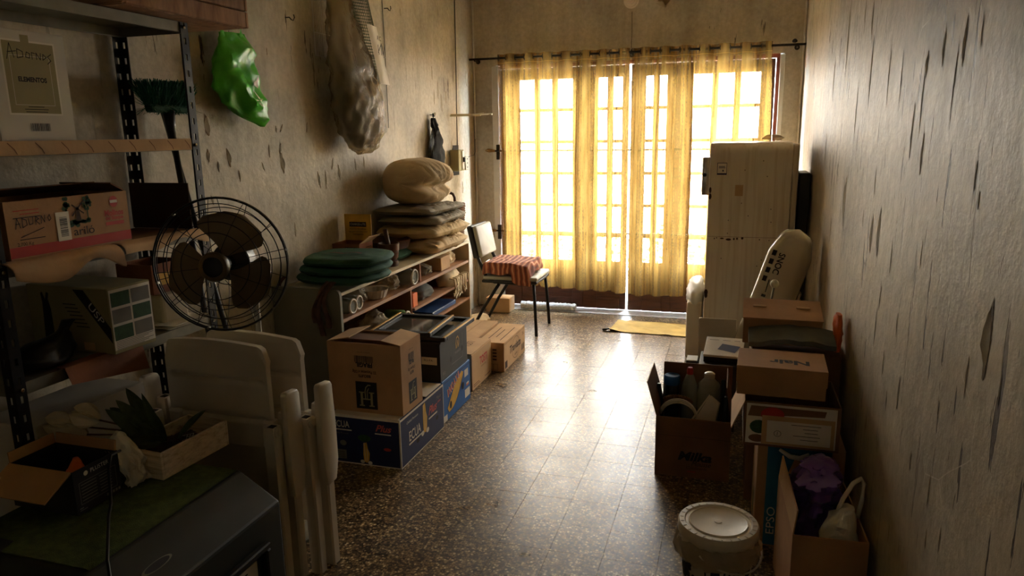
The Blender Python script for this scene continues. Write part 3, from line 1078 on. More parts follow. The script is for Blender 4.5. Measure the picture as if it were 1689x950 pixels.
# third shelf: cardboard liner, torn carton with print, dark board
ln = thing('cardboard_liner', 'sheet of brown cardboard drooping over the third shelf edge', 'cardboard', (0, 0, SHELF_Z[2]))
P().ext(SX0 + 0.03, SX1 - 0.006, SY0 + 0.05, SY1 - 0.04, 0.0015, 0.004).build('sheet', 'board_dark', ln)
for (y0, y1, dn, out) in ((SY0 + 0.02, 1.84, 0.075, 0.055), (1.85, 2.24, 0.05, 0.05)):
    p = P()
    def drp(u, v, y0=y0, y1=y1, dn=dn, out=out):
        y = y0 + (y1 - y0) * u
        s = v * (0.8 + 0.35 * noise.noise(Vector((y * 7, 0, 1))) + 0.2 * math.sin(u * 7))
        return Vector((SX1 - 0.012 + out * (1 - (1 - min(1, v * 1.2)) ** 2) * 0.9, y + 0.01 * v, 0.0075 - dn * s * s))
    p.grid(drp, 24, 8)
    p.grid(lambda u, v: drp(1 - u, v) - Vector((0.002, 0, 0.003)), 24, 8)
    p.build('drooping_edge', 'board_light', ln, smooth=True)
D2 = (0.22, 0.43, 0.165)
bx2 = carton('printed_carton', 'torn kraft carton with a red base stripe and tree print, third shelf', (-2.035, 1.715, SHELF_Z[2] + 0.006), D2, 'board', 0, True,
             flaps=(('left', -74, 0.10), ('back', -62, 0.06)), inner='board_dark')
print_poly(bx2, frame('right', D2, 0, -0.062), [rect(-0.215, -0.014, 0.215, 0.016)], 'ink_red', 'red_stripe')
tree = []
rnd = random.Random(5)
for cx, cy, r_ in ((-0.02, 0.042, 0.02), (0.055, 0.042, 0.02)):
    for _ in range(16):
        a, rr = rnd.uniform(0, 6.3), rnd.uniform(0, r_)
        tree.append(ell(cx + rr * math.cos(a) * 0.7, cy + rr * math.sin(a), rnd.uniform(.004, .008), rnd.uniform(.004, .007), 7))
    tree.append(rect(cx - 0.002, -0.01, cx + 0.002, cy))
for _ in range(16):
    tree.append(ell(rnd.uniform(-0.015, 0.058), rnd.uniform(-0.025, -0.008), rnd.uniform(.006, .012), rnd.uniform(.004, .007), 8))
print_poly(bx2, frame('right', D2, 0.0, 0.015, e=0.001), tree, 'ink_green', 'tree_print')
print_poly(bx2, frame('right', D2, 0.0, 0.015, e=0.0012), [[(0.01, -0.01), (0.03, -0.01), (0.026, 0.02), (0.014, 0.02)], ell(0.02, 0.026, 0.006, 0.007, 10)] + stroke([(0.0, 0.008), (0.044, 0.05)], 0.004) + stroke([(0.002, 0.04), (0.04, 0.012)], 0.004), 'ink_brown', 'windmill_print')
text(bx2, frame('right', D2, 0.035, -0.027), 'ariló', 0.026, 0.075, 'ink')
print_poly(bx2, frame('right', D2, -0.035, -0.005, e=0.0012), [rect(-0.024, -0.043, 0.022, 0.043)], 'ink_white', 'label_sticker')
print_poly(bx2, frame('right', D2, -0.035, -0.005, e=0.0018) @ Matrix.Rotation(R(90), 4, 'Z'), barcode(0.06, 0.026, 9), 'ink', 'barcode')
text(bx2, frame('right', D2, 0.155, 0.016), 'Molinos', 0.018, 0.074, 'ink_red', bold=0.001)
text(bx2, frame('right', D2, 0.155, 0.0), 'del Bosque', 0.012, 0.07, 'ink_red', bold=0.0006)
print_poly(bx2, frame('right', D2, 0.155, -0.016), [rect(-0.036, -0.006, 0.036, 0.005)], 'ink_red', 'red_label')
print_poly(bx2, frame('right', D2, 0.158, 0.052), [ell(0, 0, 0.017, 0.018, 20)], 'ink_red', 'red_seal')
print_poly(bx2, frame('right', D2, 0.158, 0.052, e=0.0012), [rect(-0.015, -0.004, 0.015, 0.005)], 'ink_white', 'seal_band')
hw = [[(-0.18, 0.0), (-0.172, 0.03), (-0.163, 0.002)], [(-0.178, 0.013), (-0.163, 0.014)], [(-0.155, 0.002), (-0.154, 0.028), (-0.14, 0.022), (-0.139, 0.008), (-0.155, 0.002)],
      [(-0.132, 0.026), (-0.13, 0.008), (-0.118, 0.01), (-0.116, 0.028)], [(-0.108, 0.006), (-0.106, 0.03), (-0.095, 0.022), (-0.106, 0.017), (-0.094, 0.006)],
      [(-0.088, 0.008), (-0.085, 0.03), (-0.075, 0.01), (-0.072, 0.03)], [(-0.062, 0.022), (-0.055, 0.03), (-0.05, 0.018), (-0.058, 0.012), (-0.062, 0.022)],
      [(-0.165, -0.025), (-0.08, -0.005)]]
print_poly(bx2, frame('right', D2, 0, 0.005, e=0.001), [s for h in hw for s in stroke([(x * 0.88 - 0.03, y) for x, y in h], 0.0022)], 'ink', 'handwriting')
text(bx2, frame('right', D2, -0.165, -0.04), '2,700 Kg', 0.010, 0.05, 'ink')
for k, (v, w) in enumerate(((0.055, .08), (0.045, .06), (0.035, .085), (-0.027, .08))):
    print_poly(bx2, frame('right', D2, -0.15 + 0.01 * (k % 2), v), [rect(-w / 2, -0.0012, w / 2, 0.0012)], 'ink_red' if k < 2 else 'ink', 'small_print')
db = P().box((0, 0, 0.085), (0.27, 0.006, 0.17))
o = db.build('dark_board', 'maroon')
o.location = (-2.075, 2.235, SHELF_Z[2] + 0.005)
tag(o, 'dark maroon board standing at the far end of the third shelf', 'board')

# fourth shelf: appliance box, black bag, white tub, papers
D3 = (0.35, 0.17, 0.215)
bx3 = carton('appliance_box', 'grey green appliance box with a black slanted logo band, fourth shelf', (-2.045, 1.845, SHELF_Z[1] + 0.001), D3, 'olive', 0)
bx3.rotation_euler = (0, 0, R(-2))
E3 = D3
print_poly(bx3, frame('front', E3), [[(0.03, 0.10), (0.075, 0.10), (0.173, -0.02), (0.173, -0.07)]], 'ink', 'slanted_band')
text(bx3, frame('front', E3, 0.118, 0.025, e=0.0014), 'USP', 0.024, 0.075, 'ink_white', rot=R(-50))
print_poly(bx3, frame('right', E3, 0, 0.01), [rect(-0.082, -0.105, 0.082, 0.092)], 'ink_white', 'instruction_panel')
for r_ in range(3):
    for c_ in range(2):
        print_poly(bx3, frame('right', E3, -0.04 + 0.08 * c_, 0.07 - 0.055 * r_, e=0.0012), [rect(-0.037, -0.024, 0.036, 0.022)], 'grey_text' if (r_ + c_) % 2 else 'ink_green', 'instruction_cell')
for r_ in range(6):
    print_poly(bx3, frame('right', E3, 0, -0.068 - 0.005 * r_, e=0.0012), [rect(-0.075, -0.001, 0.075 - 0.02 * (r_ % 3), 0.001)], 'grey_text', 'small_print')
print_poly(bx3, frame('front', E3, -0.095, 0.0), [[(-0.022, -0.075), (0.022, -0.075), (0.02, 0.03), (0.012, 0.06), (0.018, 0.082), (0.008, 0.085), (0.0, 0.06), (-0.01, 0.085), (-0.018, 0.08), (-0.014, 0.05)]], 'ink', 'product_picture')
for r_ in range(7):
    print_poly(bx3, frame('front', E3, 0.005 + 0.008 * r_, 0.05 - 0.012 * r_), [rect(-0.025, -0.0015, 0.03, 0.0015)], 'ink', 'small_print')
print_poly(bx3, frame('front', E3, 0.07, -0.085), [rect(-0.02, -0.014, 0.025, 0.012)], 'board_light', 'tape')
p = P()
loft(p, interp([(0, 0, 0.0, .05, .10), (0, 0, 0.03, .055, .12), (0.0, 0.02, 0.06, .04, .08), (0.005, 0.07, 0.085, .014, .016), (0.015, 0.09, 0.115, .03, .014)], 16), 26, 3, 0.018, 12)
o = p.build('black_bag', 'black_plastic', smooth=True)
o.location = (-1.985, 1.60, SHELF_Z[1] + 0.016)
tag(o, 'knotted black plastic bag in front of the appliance box', 'bag')
tub = thing('white_tub', 'white square plastic tub beyond the appliance box, fourth shelf', 'tub', (-2.06, 2.16, SHELF_Z[1] + 0.001))
P().prism([(-0.075, -0.065), (0.075, -0.065), (0.075, 0.065), (-0.075, 0.065)], 0.115).build('body', 'white_plastic', tub, bevel=0.012, seg=2)
P().ext(-0.085, 0.085, -0.075, 0.075, 0.0, 0.006).build('tray', 'white_plastic', tub, bevel=0.002)
lid = carton('open_carton', 'small open brown carton under the third shelf, behind the fan', (-2.09, 2.17, SHELF_Z[1] + 0.118), (0.16, 0.17, 0.11), 'board_red', 0, True)
P().ext(0.077, 0.0815, -0.06, 0.06, 0.03, 0.075).build('label_strip', 'yellow', lid)
for k, (a, b) in enumerate(((0.0, 0.0), (0.01, 0.005))):
    o = P().grid(lambda u, v: Vector(((u - .5) * 0.13, (v - .5) * 0.2, 0.004 * noise.noise(Vector((u * 3, v * 3, k))) + 0.004)), 8, 8).build('paper_sheet', 'ink_white' if k else 'board_white')
    sdm = o.modifiers.new('thick', 'SOLIDIFY')
    sdm.thickness = 0.0012
    o.location = (-1.975 - 0.01 * k, 2.15 + b, SHELF_Z[1] + 0.001 + 0.009 * k)
    o.rotation_euler = (0, 0, 0.2 * k - 0.1)
    tag(o, ('lower' if not k else 'upper') + ' curling paper sheet on the fourth shelf behind the fan', 'paper', 'papers on the fourth shelf')

# lowest visible shelf: pale carton
carton('pale_carton', 'tall pale carton on the floor under the shelving, behind the flowers', (-2.06, 1.72, 0.001), (0.22, 0.42, 0.72), 'board_white', 0)

fl_ = thing('cardboard_liner', 'brown cardboard sheet hanging off the fourth shelf edge', 'cardboard', (0, 0, SHELF_Z[1]))
p = P()
def drp2(u, v):
    y = 1.60 + 0.30 * u
    return Vector((SX1 + 0.006 + 0.022 * v, y, 0.004 - 0.085 * v * (0.6 + 0.5 * u)))
p.grid(drp2, 12, 5)
p.grid(lambda u, v: drp2(1 - u, v) - Vector((0.002, 0, 0)), 12, 5)
p.build('hanging_edge', 'board_red', fl_, smooth=True)
P().ext(SX1 - 0.03, SX1 + 0.008, 1.60, 1.90, 0.0012, 0.004).build('sheet', 'board_red', fl_)

# broom standing head up behind the shelving, stick leaning beside it
br = thing('broom', 'broom with dark green bristles standing head up behind the shelving', 'broom', (-2.12, 2.42, 0))
P().tube([(0.05, 0.10, 0.0), (0.015, 0.03, 0.8), (-0.012, -0.02, 1.6)], 0.012, 10).build('handle', 'black_metal', br, smooth=True)
p = P()
p.tube([(-0.012, -0.02, 1.545), (-0.014, -0.022, 1.60), (-0.0145, -0.024, 1.66)], [0.014, 0.02, 0.024], 10)
p.build('socket', 'black_plastic', br, smooth=True)
P().box((-0.015, -0.025, 1.665), (0.04, 0.20, 0.03)).build('head_block', 'green_fabric', br, bevel=0.01, seg=2)
p = P()
rnd = random.Random(8)
for _ in range(2600):
    y, x = rnd.uniform(-0.10, 0.10), rnd.uniform(-0.018, 0.018)
    a = Vector((-0.015 + x, -0.025 + y, 1.68))
    L = rnd.uniform(0.05, 0.095)
    t_ = a + Vector((x * 1.4 + rnd.uniform(-.022, .022), y * 0.2 + rnd.uniform(-.028, .028), L))
    w = Vector((rnd.uniform(-1, 1), rnd.uniform(-1, 1), 0)) * 0.0014
    p.add([a - w, a + w, t_ + w, t_ - w], [(0, 1, 2, 3)])
for _ in range(900):
    y = rnd.uniform(-0.10, 0.10)
    a = Vector((-0.015 + rnd.uniform(-.02, .02), -0.025 + y, 1.67))
    t_ = a + Vector((rnd.uniform(-.045, .045), y * 0.3 + rnd.uniform(-.025, .025), rnd.uniform(-0.03, 0.05)))
    w = Vector((rnd.uniform(-1, 1), rnd.uniform(-1, 1), 0)) * 0.0014
    p.add([a - w, a + w, t_ + w, t_ - w], [(0, 1, 2, 3)])
bo = p.build('bristles', 'broom', br)
bo['kind'] = 'stuff'
stk = P().tube([(-1.99, 2.62, 0.0), (-2.2, 2.44, 1.665)], 0.011, 8)
tag(stk.build('stick', 'black_metal', smooth=True), 'dark stick leaning on the wall right of the broom', 'stick')

# ------------------------------------------------------------------ pedestal fan
fan = thing('pedestal_fan', 'old metal pedestal fan with three wide blades and wire cage', 'fan', (-1.70, 2.25, 0))
P().lathe([(0.17, 0), (0.17, 0.012), (0.15, 0.03), (0.05, 0.05), (0.025, 0.08)], 28).build('base', 'steel_grey', fan, smooth='auto')
P().lathe([(0.016, 0.06), (0.016, 0.75), (0.022, 0.752), (0.022, 0.80), (0.012, 0.802), (0.012, 1.03)], 14).build('pole', 'steel_grey', fan, smooth='auto')
FR = 0.222
ctr = Vector((0.065, -0.25, 1.136))
fax = Vector((0.34, -1.0, 0.06)).normalized()       # direction the fan blows
ux = Vector((0, 0, 1)).cross(fax).normalized()
uy = fax.cross(ux)
FM = Matrix(((ux.x, uy.x, fax.x, ctr.x), (ux.y, uy.y, fax.y, ctr.y), (ux.z, uy.z, fax.z, ctr.z), (0, 0, 0, 1)))


def circ(r_, h, n=56):
    return [FM @ Vector((r_ * math.cos(2 * math.pi * i / n), r_ * math.sin(2 * math.pi * i / n), h)) for i in range(n)]


def dome(s, t, a):
    """point on the cage: t 0 centre .. 1 rim"""
    return FM @ Vector((FR * t * math.cos(a), FR * t * math.sin(a), s * (0.062 - 0.055 * t ** 2.6)))


for nm, s, rings, spokes in (('front_guard', 1, (0.50, 0.66, 0.80, 0.92, 1.0), 12), ('rear_guard', -1, (0.34, 0.66, 0.86, 1.0), 14)):
    p = P()
    for t in rings:
        h = s * (0.062 - 0.055 * t ** 2.6)
        p.tube(circ(FR * t, h), 0.0017 if t < 1 else 0.003, 6, True)
    for i in range(spokes):
        a = 2 * math.pi * (i + (0.5 if s < 0 else 0.2)) / spokes
        p.tube([dome(s, t, a) for t in (0.24, 0.45, 0.62, 0.78, 0.9, 1.0)], 0.0012, 5)
    p.build(nm, 'black_metal', fan, smooth=True)
P().tube(circ(FR * 1.01, 0), 0.003, 6, True).build('rim_ring', 'steel_grey', fan, smooth=True)
p = P()
for a in (12, 70, 130, 195, 255, 318):
    c = FM @ Vector((FR * 1.0 * math.cos(R(a)), FR * math.sin(R(a)), 0))
    m3 = FM.to_3x3() @ Matrix.Rotation(R(a), 3, 'Z')
    p.box(c, (0.007, 0.010, 0.02), m3)
p.build('clip', 'steel_grey', fan, bevel=0.002)
hubp = P().lathe([(0.046, 0.045), (0.050, 0.062), (0.045, 0.074), (0.034, 0.078), (0.032, 0.07)], 32, ctr, FM.to_3x3())
hubp.build('hub_ring', 'blade', fan, smooth='auto')
P().lathe([(0.033, 0.06), (0.033, 0.074), (0.018, 0.078), (0.004, 0.079)], 28, ctr, FM.to_3x3()).build('hub_badge', 'black_plastic', fan, smooth='auto')
P().lathe([(0.025, -0.03), (0.028, 0.0), (0.028, 0.044)], 24, ctr, FM.to_3x3()).build('spindle', 'black_metal', fan, smooth='auto')
for ac in (62, 186, 318):
    p = P()
    nr, na = 12, 16
    def bl(u, v, ac=ac):
        # u across the blade, v from hub to tip
        r_ = 0.036 + 0.146 * v
        half = (12 + 34 * math.sin(math.pi * min(1, v ** 0.8) * 0.6)) * (1 if v < 0.72 else math.sqrt(max(0.0, 1 - ((v - 0.72) / 0.285) ** 2)))
        a = R(ac + (u * 2 - 1) * half + 10 * v)
        h = 0.021 * (u * 2 - 1) * (0.5 + 0.5 * v) + 0.006 * math.sin(math.pi * u)
        return FM @ Vector((r_ * math.cos(a), r_ * math.sin(a), h))
    p.grid(bl, na, nr)
    p.grid(lambda u, v: bl(1 - u, v) - fax * 0.002, na, nr)
    p.build('blade', 'blade', fan, smooth=True)
P().lathe([(0.03, -0.20), (0.055, -0.19), (0.066, -0.15), (0.066, -0.09), (0.045, -0.07), (0.03, -0.055)], 24, ctr, FM.to_3x3()).build('motor', 'black_metal', fan, smooth='auto')
mc = FM @ Vector((0, 0, -0.16))
P().tube([(0, 0, 0.99), (mc.x, mc.y, 1.03), mc], 0.016, 10).build('neck', 'steel_grey', fan, smooth=True)

# ------------------------------------------------------------------ hung on the left wall
hk = P()
gb = thing('green_bag', 'crumpled bright green plastic bag hung on the wall', 'bag', (XL + 0.075, 2.86, 1.60))
p = P()
keys = [(0.0, 0.175, 0.0, .004, .012), (0.0, 0.12, 0.03, .022, .075), (0.0, 0.06, 0.09, .042, .145), (0, 0.01, 0.17, .05, .168), (0.0, 0.01, 0.24, .046, .158), (0, 0.015, 0.31, .032, .13), (-0.01, 0.035, 0.37, .02, .105), (-0.015, 0.04, 0.41, .012, .09)]
loft(p, interp(keys, 40), 46, 1, 0.036, 4.2, ridge=True)
gb_body = p.build('bag_body', 'green_plastic', gb, smooth='auto')
for (ya, yb, h) in ((-0.035, -0.05, 0.46), (0.075, 0.10, 0.45)):
    q = P()
    q.grid(lambda u, v: Vector((-0.015 + 0.014 * math.sin(v * 3 + u * 2), ya + (yb - ya) * v + (u - .5) * 0.055 * (1 - 0.45 * v), 0.37 + (h - 0.37) * v)), 6, 8)
    q.grid(lambda u, v: Vector((-0.018 + 0.014 * math.sin(v * 3 + (1 - u) * 2), ya + (yb - ya) * v + (.5 - u) * 0.055 * (1 - 0.45 * v), 0.37 + (h - 0.37) * v)), 6, 8)
    q.build('handle', 'green_plastic', gb, smooth=True)
GM = Matrix(((0, 0.0, 1, 0.095), (0.93, 0.35, 0, 0.115), (-0.35, 0.93, 0, 0.15), (0, 0, 0, 1)))
CLING = []
CLING.append((text(gb, GM, 'DEL', 0.028, 0.06, 'ink_white', bold=0.001), gb_body))
CLING.append((text(gb, GM @ Matrix.Translation((0, -0.034, 0)), 'PARQUE', 0.016, 0.065, 'ink_white', bold=0.0006), gb_body))
lgo = print_poly(gb, GM @ Matrix.Translation((-0.012, 0.06, 0)), [s for s in stroke([(0.0, 0.035), (-0.012, 0.015), (-0.014, -0.01), (-0.004, -0.024), (0.01, -0.02), (0.014, -0.004), (0.008, 0.015), (0.0, 0.035)], 0.005)], 'ink_white', 'leaf_logo')
lgo.modifiers.new('fine', 'SUBSURF').subdivision_type = 'SIMPLE'
lgo.modifiers['fine'].render_levels = lgo.modifiers['fine'].levels = 2
sw = lgo.modifiers.new('cling', 'SHRINKWRAP')
sw.target = gb_body
sw.offset = 0.006


def wall_hook(label, y, z, flip=1):
    p = P()
    p.tube([(XL + 0.0005, y, z), (XL + 0.025, y, z)], 0.003, 7)
    p.tube([(XL + 0.025, y, z), (XL + 0.028, y + flip * 0.012, z - 0.010), (XL + 0.028, y + flip * 0.03, z - 0.012), (XL + 0.028, y + flip * 0.042, z + 0.004), (XL + 0.028, y + flip * 0.036, z + 0.018)], 0.003, 7)
    tag(p.build('wall_hook', 'iron', smooth=True), label, 'hook', 'hooks on the left wall')


wall_hook('bent iron hook right of the green bag', 3.40, 2.148)
wall_hook('iron hook high on the wall right of the green mesh', 4.53, 2.36)
wall_hook('iron hook holding the black cloth bag', 5.215, 1.70)
wall_hook('small iron hook the green bag hangs from', 2.805, 2.048)

rk = thing('wire_rack', 'white wire rack fixed high on the wall behind the hanging bag', 'rack', (XL + 0.02, 3.62, 1.98))
p = P()
p.tube([(0.02, -0.02, 0.62), (0.02, -0.02, 0.0), (0.02, 0.16, 0.0), (0.02, 0.165, 0.62)], 0.004, 8)
for z in (0.12, 0.30, 0.48):
    p.tube([(0.02, -0.02, z), (0.02, 0.163, z)], 0.003, 6)
for k in range(6):
    p.tube([(0.024, -0.02 + 0.016 * k, 0.0), (0.024, -0.02 + 0.016 * k, 0.62)], 0.0018, 5)
p.build('wire_frame', 'white_trim', rk, smooth=True)
P().tube([(-0.019, 0.07, 0.30), (0.02, 0.07, 0.30)], 0.004, 6).build('fixing', 'iron', rk)

pb = thing('clear_bag', 'long clear plastic bag of brown bedding hanging on the wall', 'bag', (XL + 0.115, 3.90, 1.45))
keys = [(0, 0.05, 0.0, .02, .07), (0, 0.05, 0.03, .06, .15), (0.0, 0.04, 0.12, .09, .215), (0, 0.01, 0.28, .095, .25), (0, -0.04, 0.46, .085, .23), (0, -0.09, 0.62, .07, .18), (-0.02, -0.11, 0.78, .045, .12), (-0.045, -0.10, 0.95, .03, .075)]
p = P()
loft(p, interp(keys, 46), 56, 2, 0.026, 8, ridge=True)
p.build('film', 'clear_grey', pb, smooth=True)
p = P()
keys2 = [(0, 0.05, 0.035, .03, .08), (0, 0.04, 0.11, .06, .165), (0, 0.01, 0.25, .065, .20), (0, -0.04, 0.42, .055, .175), (0, -0.08, 0.55, .03, .10), (0, -0.09, 0.6, .01, .04)]
loft(p, interp(keys2, 16), 30, 6, 0.02, 8)
p.build('bedding', 'dark_textile', pb, smooth=True)
PM = Matrix(((0, 0.0, 1, 0.102), (1, 0.0, 0, 0.07), (0, 1, 0, 0.60), (0, 0, 0, 1)))
p = P()
p.grid(lambda u, v: Vector((0.055 + 0.035 * (1 - v) + 0.006 * math.sin(u * 5), 0.055 + 0.13 * u + 0.07 * (1 - v), 0.40 + 0.33 * v)), 8, 10)
p.build('paper_insert', 'ink_white', pb, smooth=True)
text(pb, Matrix(((0, 0.1, 1, 0.075), (1, 0.0, 0, 0.16), (0, 1, 0, 0.66), (0, 0, 0, 1))), 'RC', 0.026, 0.045, 'ink')
print_poly(pb, Matrix(((0, 0.1, 1, 0.082), (1, 0.0, 0, 0.165), (0, 1, 0, 0.60), (0, 0, 0, 1))), [s for h in ([(-.04, .02), (-.02, -.03)], [(-.03, -.02), (0, .03), (.01, -.03)], [(0.01, .02), (.03, -.03), (.045, .03)]) for s in stroke(h, 0.006)], 'ink', 'handwriting')

gm = thing('mesh_roll', 'roll of green plastic mesh hanging beside the clear bag', 'mesh', (XL + 0.05, 4.10, 1.88))
p = P()
def mp_(u, v):
    a = 2 * math.pi * u
    return Vector((0.038 * math.cos(a), 0.085 * math.sin(a) + 0.20 - 0.26 * v, 0.62 * v))
for i in range(30):
    p.tube([mp_(i / 30, j / 6) for j in range(7)], 0.0016, 4)
for j in range(38):
    p.tube([mp_(i / 24, j / 37) for i in range(24)], 0.0016, 4, True)
p.build('netting', 'mesh_green', gm)
wr_ = P().tube([(XL + 0.006, 4.50, 1.60), (XL + 0.007, 4.50, 2.1), (XL + 0.006, 4.485, 2.7)], 0.003, 6)
wr_.tube([(XL + 0.006, 4.50, 2.05), (XL + 0.006, 4.30, 2.04)], 0.003, 6)
tag(wr_.build('wire_hanger', 'steel_grey', smooth=True), 'thin upright wire rod on the wall right of the mesh', 'wire')

cb = P().tube([(XL + 0.003, 5.80, 2.9), (XL + 0.004, 5.79, 2.4), (XL + 0.003, 5.775, 1.9), (XL + 0.004, 5.76, 1.45)], 0.003, 6)
tag(cb.build('wall_cable', 'iron', smooth=True), 'thin dark cable running down the wall to the switch box', 'cable')

bk = thing('black_bag', 'limp black cloth bag hanging from a hook over the pillows', 'bag', (XL + 0.045, 5.20, 1.33))
p = P()
keys = [(0, 0.03, 0.0, .03, .11), (0, 0.02, 0.1, .035, .105), (0, 0.01, 0.2, .03, .075), (0, 0.0, 0.26, .022, .04), (-0.01, 0, 0.30, .02, .04), (-0.015, 0, 0.345, .01, .02)]
loft(p, interp(keys, 22), 30, 7, 0.02, 13)
p.build('bag_body', 'black_cloth', bk, smooth='auto')
q = P()
for k in range(6):
    q.tube([(0.0, -0.01 * k, 0.27), (0.015, -0.05 - 0.02 * k, 0.16), (0.005, -0.06 - 0.022 * k, 0.02)], 0.003, 5)
q.build('drawstring', 'black_plastic', bk, smooth=True)
P().tube([(-0.016, 0.002, 0.338), (-0.014, 0.012, 0.36), (-0.012, 0.006, 0.378), (-0.012, -0.006, 0.376), (-0.014, -0.008, 0.355)], 0.006, 6).build('loop', 'black_plastic', bk, smooth=True)

# switch box in its dark recess, socket, bracket
sb = thing('switch_box', 'beige switch box with a dark recess plate on the left wall', 'switch box', (XL, 5.66, 1.335))
P().ext(0.001, 0.006, -0.01, 0.12, -0.115, 0.13).build('recess_plate', 'ink', sb)
P().ext(0.006, 0.085, -0.085, 0.035, -0.075, 0.095).build('case', 'olive', sb, bevel=0.006, seg=2)
P().ext(0.0865, 0.092, -0.02, 0.025, -0.06, 0.085).build('face_plate', 'white_plastic', sb, bevel=0.003)
P().ext(0.0925, 0.108, -0.012, 0.012, -0.005, 0.035).build('rocker', 'black_plastic', sb, bevel=0.002)
sk = thing('wall_socket', 'small cream wall socket beside the door corner', 'socket', (XL, 5.965, 1.31))
P().ext(0.0005, 0.012, -0.035, 0.035, -0.06, 0.06).build('plate', 'flake', sk, bevel=0.004)
for z in (-0.035, 0.0, 0.035):
    P().lathe([(0.006, 0), (0.006, 0.002)], 10, (0.0125, 0, z), Matrix.Rotation(R(90), 3, 'Y')).build('hole', 'ink', sk)
P().tube([(0.008, 0.03, 0.05), (0.01, 0.08, 0.055), (0.012, 0.17, 0.06), (0.014, 0.205, 0.09), (0.012, 0.215, 0.2)], 0.004, 6).build('lead', 'steel_grey', sk, smooth=True)
bkt = thing('wall_bracket', 'cream folding wall bracket sticking out near the door corner', 'bracket', (XL, 5.66, 1.715))
P().ext(0.0005, 0.30, -0.02, 0.02, -0.012, 0.0).build('arm', 'laminate', bkt, bevel=0.003)
P().ext(0.02, 0.28, -0.09, -0.07, -0.022, -0.014).build('arm', 'laminate', bkt, bevel=0.003)
P().tube([(0.27, -0.09, -0.012), (0.33, 0.02, -0.003)], 0.005, 6).build('rung', 'white_trim', bkt)
P().tube([(0.21, -0.09, -0.012), (0.27, 0.02, 0.004)], 0.005, 6).build('rung', 'white_trim', bkt)
P().ext(0.25, 0.345, -0.005, 0.02, -0.013, -0.004).build('end_bar', 'laminate', bkt)

# ------------------------------------------------------------------ low bookcase along the left wall
BX0, BX1, BY0, BY1, BT = -2.235, -1.85, 3.09, 4.95, 0.79
bc = thing('bookcase', 'long low bookcase with wood shelves and a grey end panel', 'bookcase', (0, 0, 0))
P().ext(BX0, BX1, BY0 + 0.022, BY1 - 0.019, BT - 0.018, BT).build('top_board', 'laminate', bc, bevel=0.002)
# near end panel with a rounded front top corner
pts = [(BX0, 0), (BX1 + 0.005, 0), (BX1 + 0.005, 0.775)] + [(BX1 - 0.03 + 0.035 * math.cos(R(a)), 0.775 + 0.035 * math.sin(R(a))) for a in (15, 35, 55, 75, 90)] + [(BX0, 0.81)]
P().prism(pts, 0.02, Matrix(((1, 0, 0, 0), (0, 0, -1, BY0 + 0.02), (0, 1, 0, 0), (0, 0, 0, 1)))).build('side_panel', 'laminate_grey', bc)
P().ext(BX0, BX1, BY1 - 0.018, BY1, 0, BT).build('side_panel', 'laminate', bc, bevel=0.002)
P().ext(BX0, BX0 + 0.006, BY0 + 0.022, BY1 - 0.019, 0.05, BT - 0.02).build('back_panel', 'board_dark', bc)
P().ext(BX0 + 0.008, BX1 - 0.004, BY0 + 0.022, BY1 - 0.019, 0.632, 0.65).build('shelf_board', 'shelf_wood', bc)
P().ext(BX0 + 0.008, BX1 - 0.02, 3.955, 3.973, 0.08, 0.631).build('divider', 'board_red', bc)
P().ext(BX0 + 0.008, BX1 - 0.02, 4.10, 4.118, 0.651, 0.770).build('divider', 'board_red', bc)
P().ext(BX0 + 0.008, BX1 - 0.004, 3.974, BY1 - 0.019, 0.492, 0.507).build('shelf_board', 'shelf_wood', bc)
P().ext(BX0 + 0.008, BX1 - 0.004, 3.974, BY1 - 0.019, 0.356, 0.372).build('shelf_board', 'shelf_wood', bc)
P().ext(BX0 + 0.008, BX1 - 0.004, BY0 + 0.022, 3.954, 0.40, 0.418).build('shelf_board', 'shelf_wood', bc)
P().ext(BX0 + 0.008, BX1 - 0.004, BY0 + 0.022, BY1 - 0.019, 0.06, 0.078).build('shelf_board', 'shelf_wood', bc)

# round green seat pads, ties hanging
for k in range(3):
    pl = ('lowest', 'middle', 'top')[k]
    th = thing('seat_pad', pl + ' dark green seat pad of the stack on the bookcase', 'cushion', (-1.95 + 0.012 * (k - 1), 3.35 + 0.01 * k, 0.8115 + 0.045 * k), -12 + 9 * k, 'green seat pads')
    cushion(P(), 0.45, 0.42, 0.043, k + 1, 0.003, 36, 36, n=12, ro=0.7).build('pad', 'green_fabric', th, smooth=True)
    if k == 2:
        P().grid(lambda u, v: Vector((-0.12 + 0.2 * u, -0.05 + 0.025 * (v - .5) + 0.03 * u, 0.0465 + 0.008 * abs(math.sin(u * 6)))), 12, 4).build('tie', 'tie_fabric', th, smooth=True)
    if k == 0:
        for (x, y, L, s) in ((0.06, -0.285, 0.20, 1), (0.09, -0.29, 0.26, 2), (0.12, -0.285, 0.22, 3), (-0.20, -0.29, 0.22, 4), (-0.22, -0.28, 0.25, 5)):
            q = P()
            q.grid(lambda u, v: Vector((x + 0.02 * math.sin(v * 5 + s) + (u - .5) * 0.026 * (1 + 0.3 * math.sin(v * 9)), y + 0.075 * (1 - v) ** 6 + 0.008 * math.sin(u * 6 + v * 4), 0.03 - L * v)), 4, 14)
            q.grid(lambda u, v: Vector((x + 0.02 * math.sin(v * 5 + s) + (.5 - u) * 0.026 * (1 + 0.3 * math.sin(v * 9)), y + 0.004 + 0.075 * (1 - v) ** 6 + 0.008 * math.sin((1 - u) * 6 + v * 4), 0.03 - L * v)), 4, 14)
            q.build('tie', 'tie_fabric', th, smooth=True)

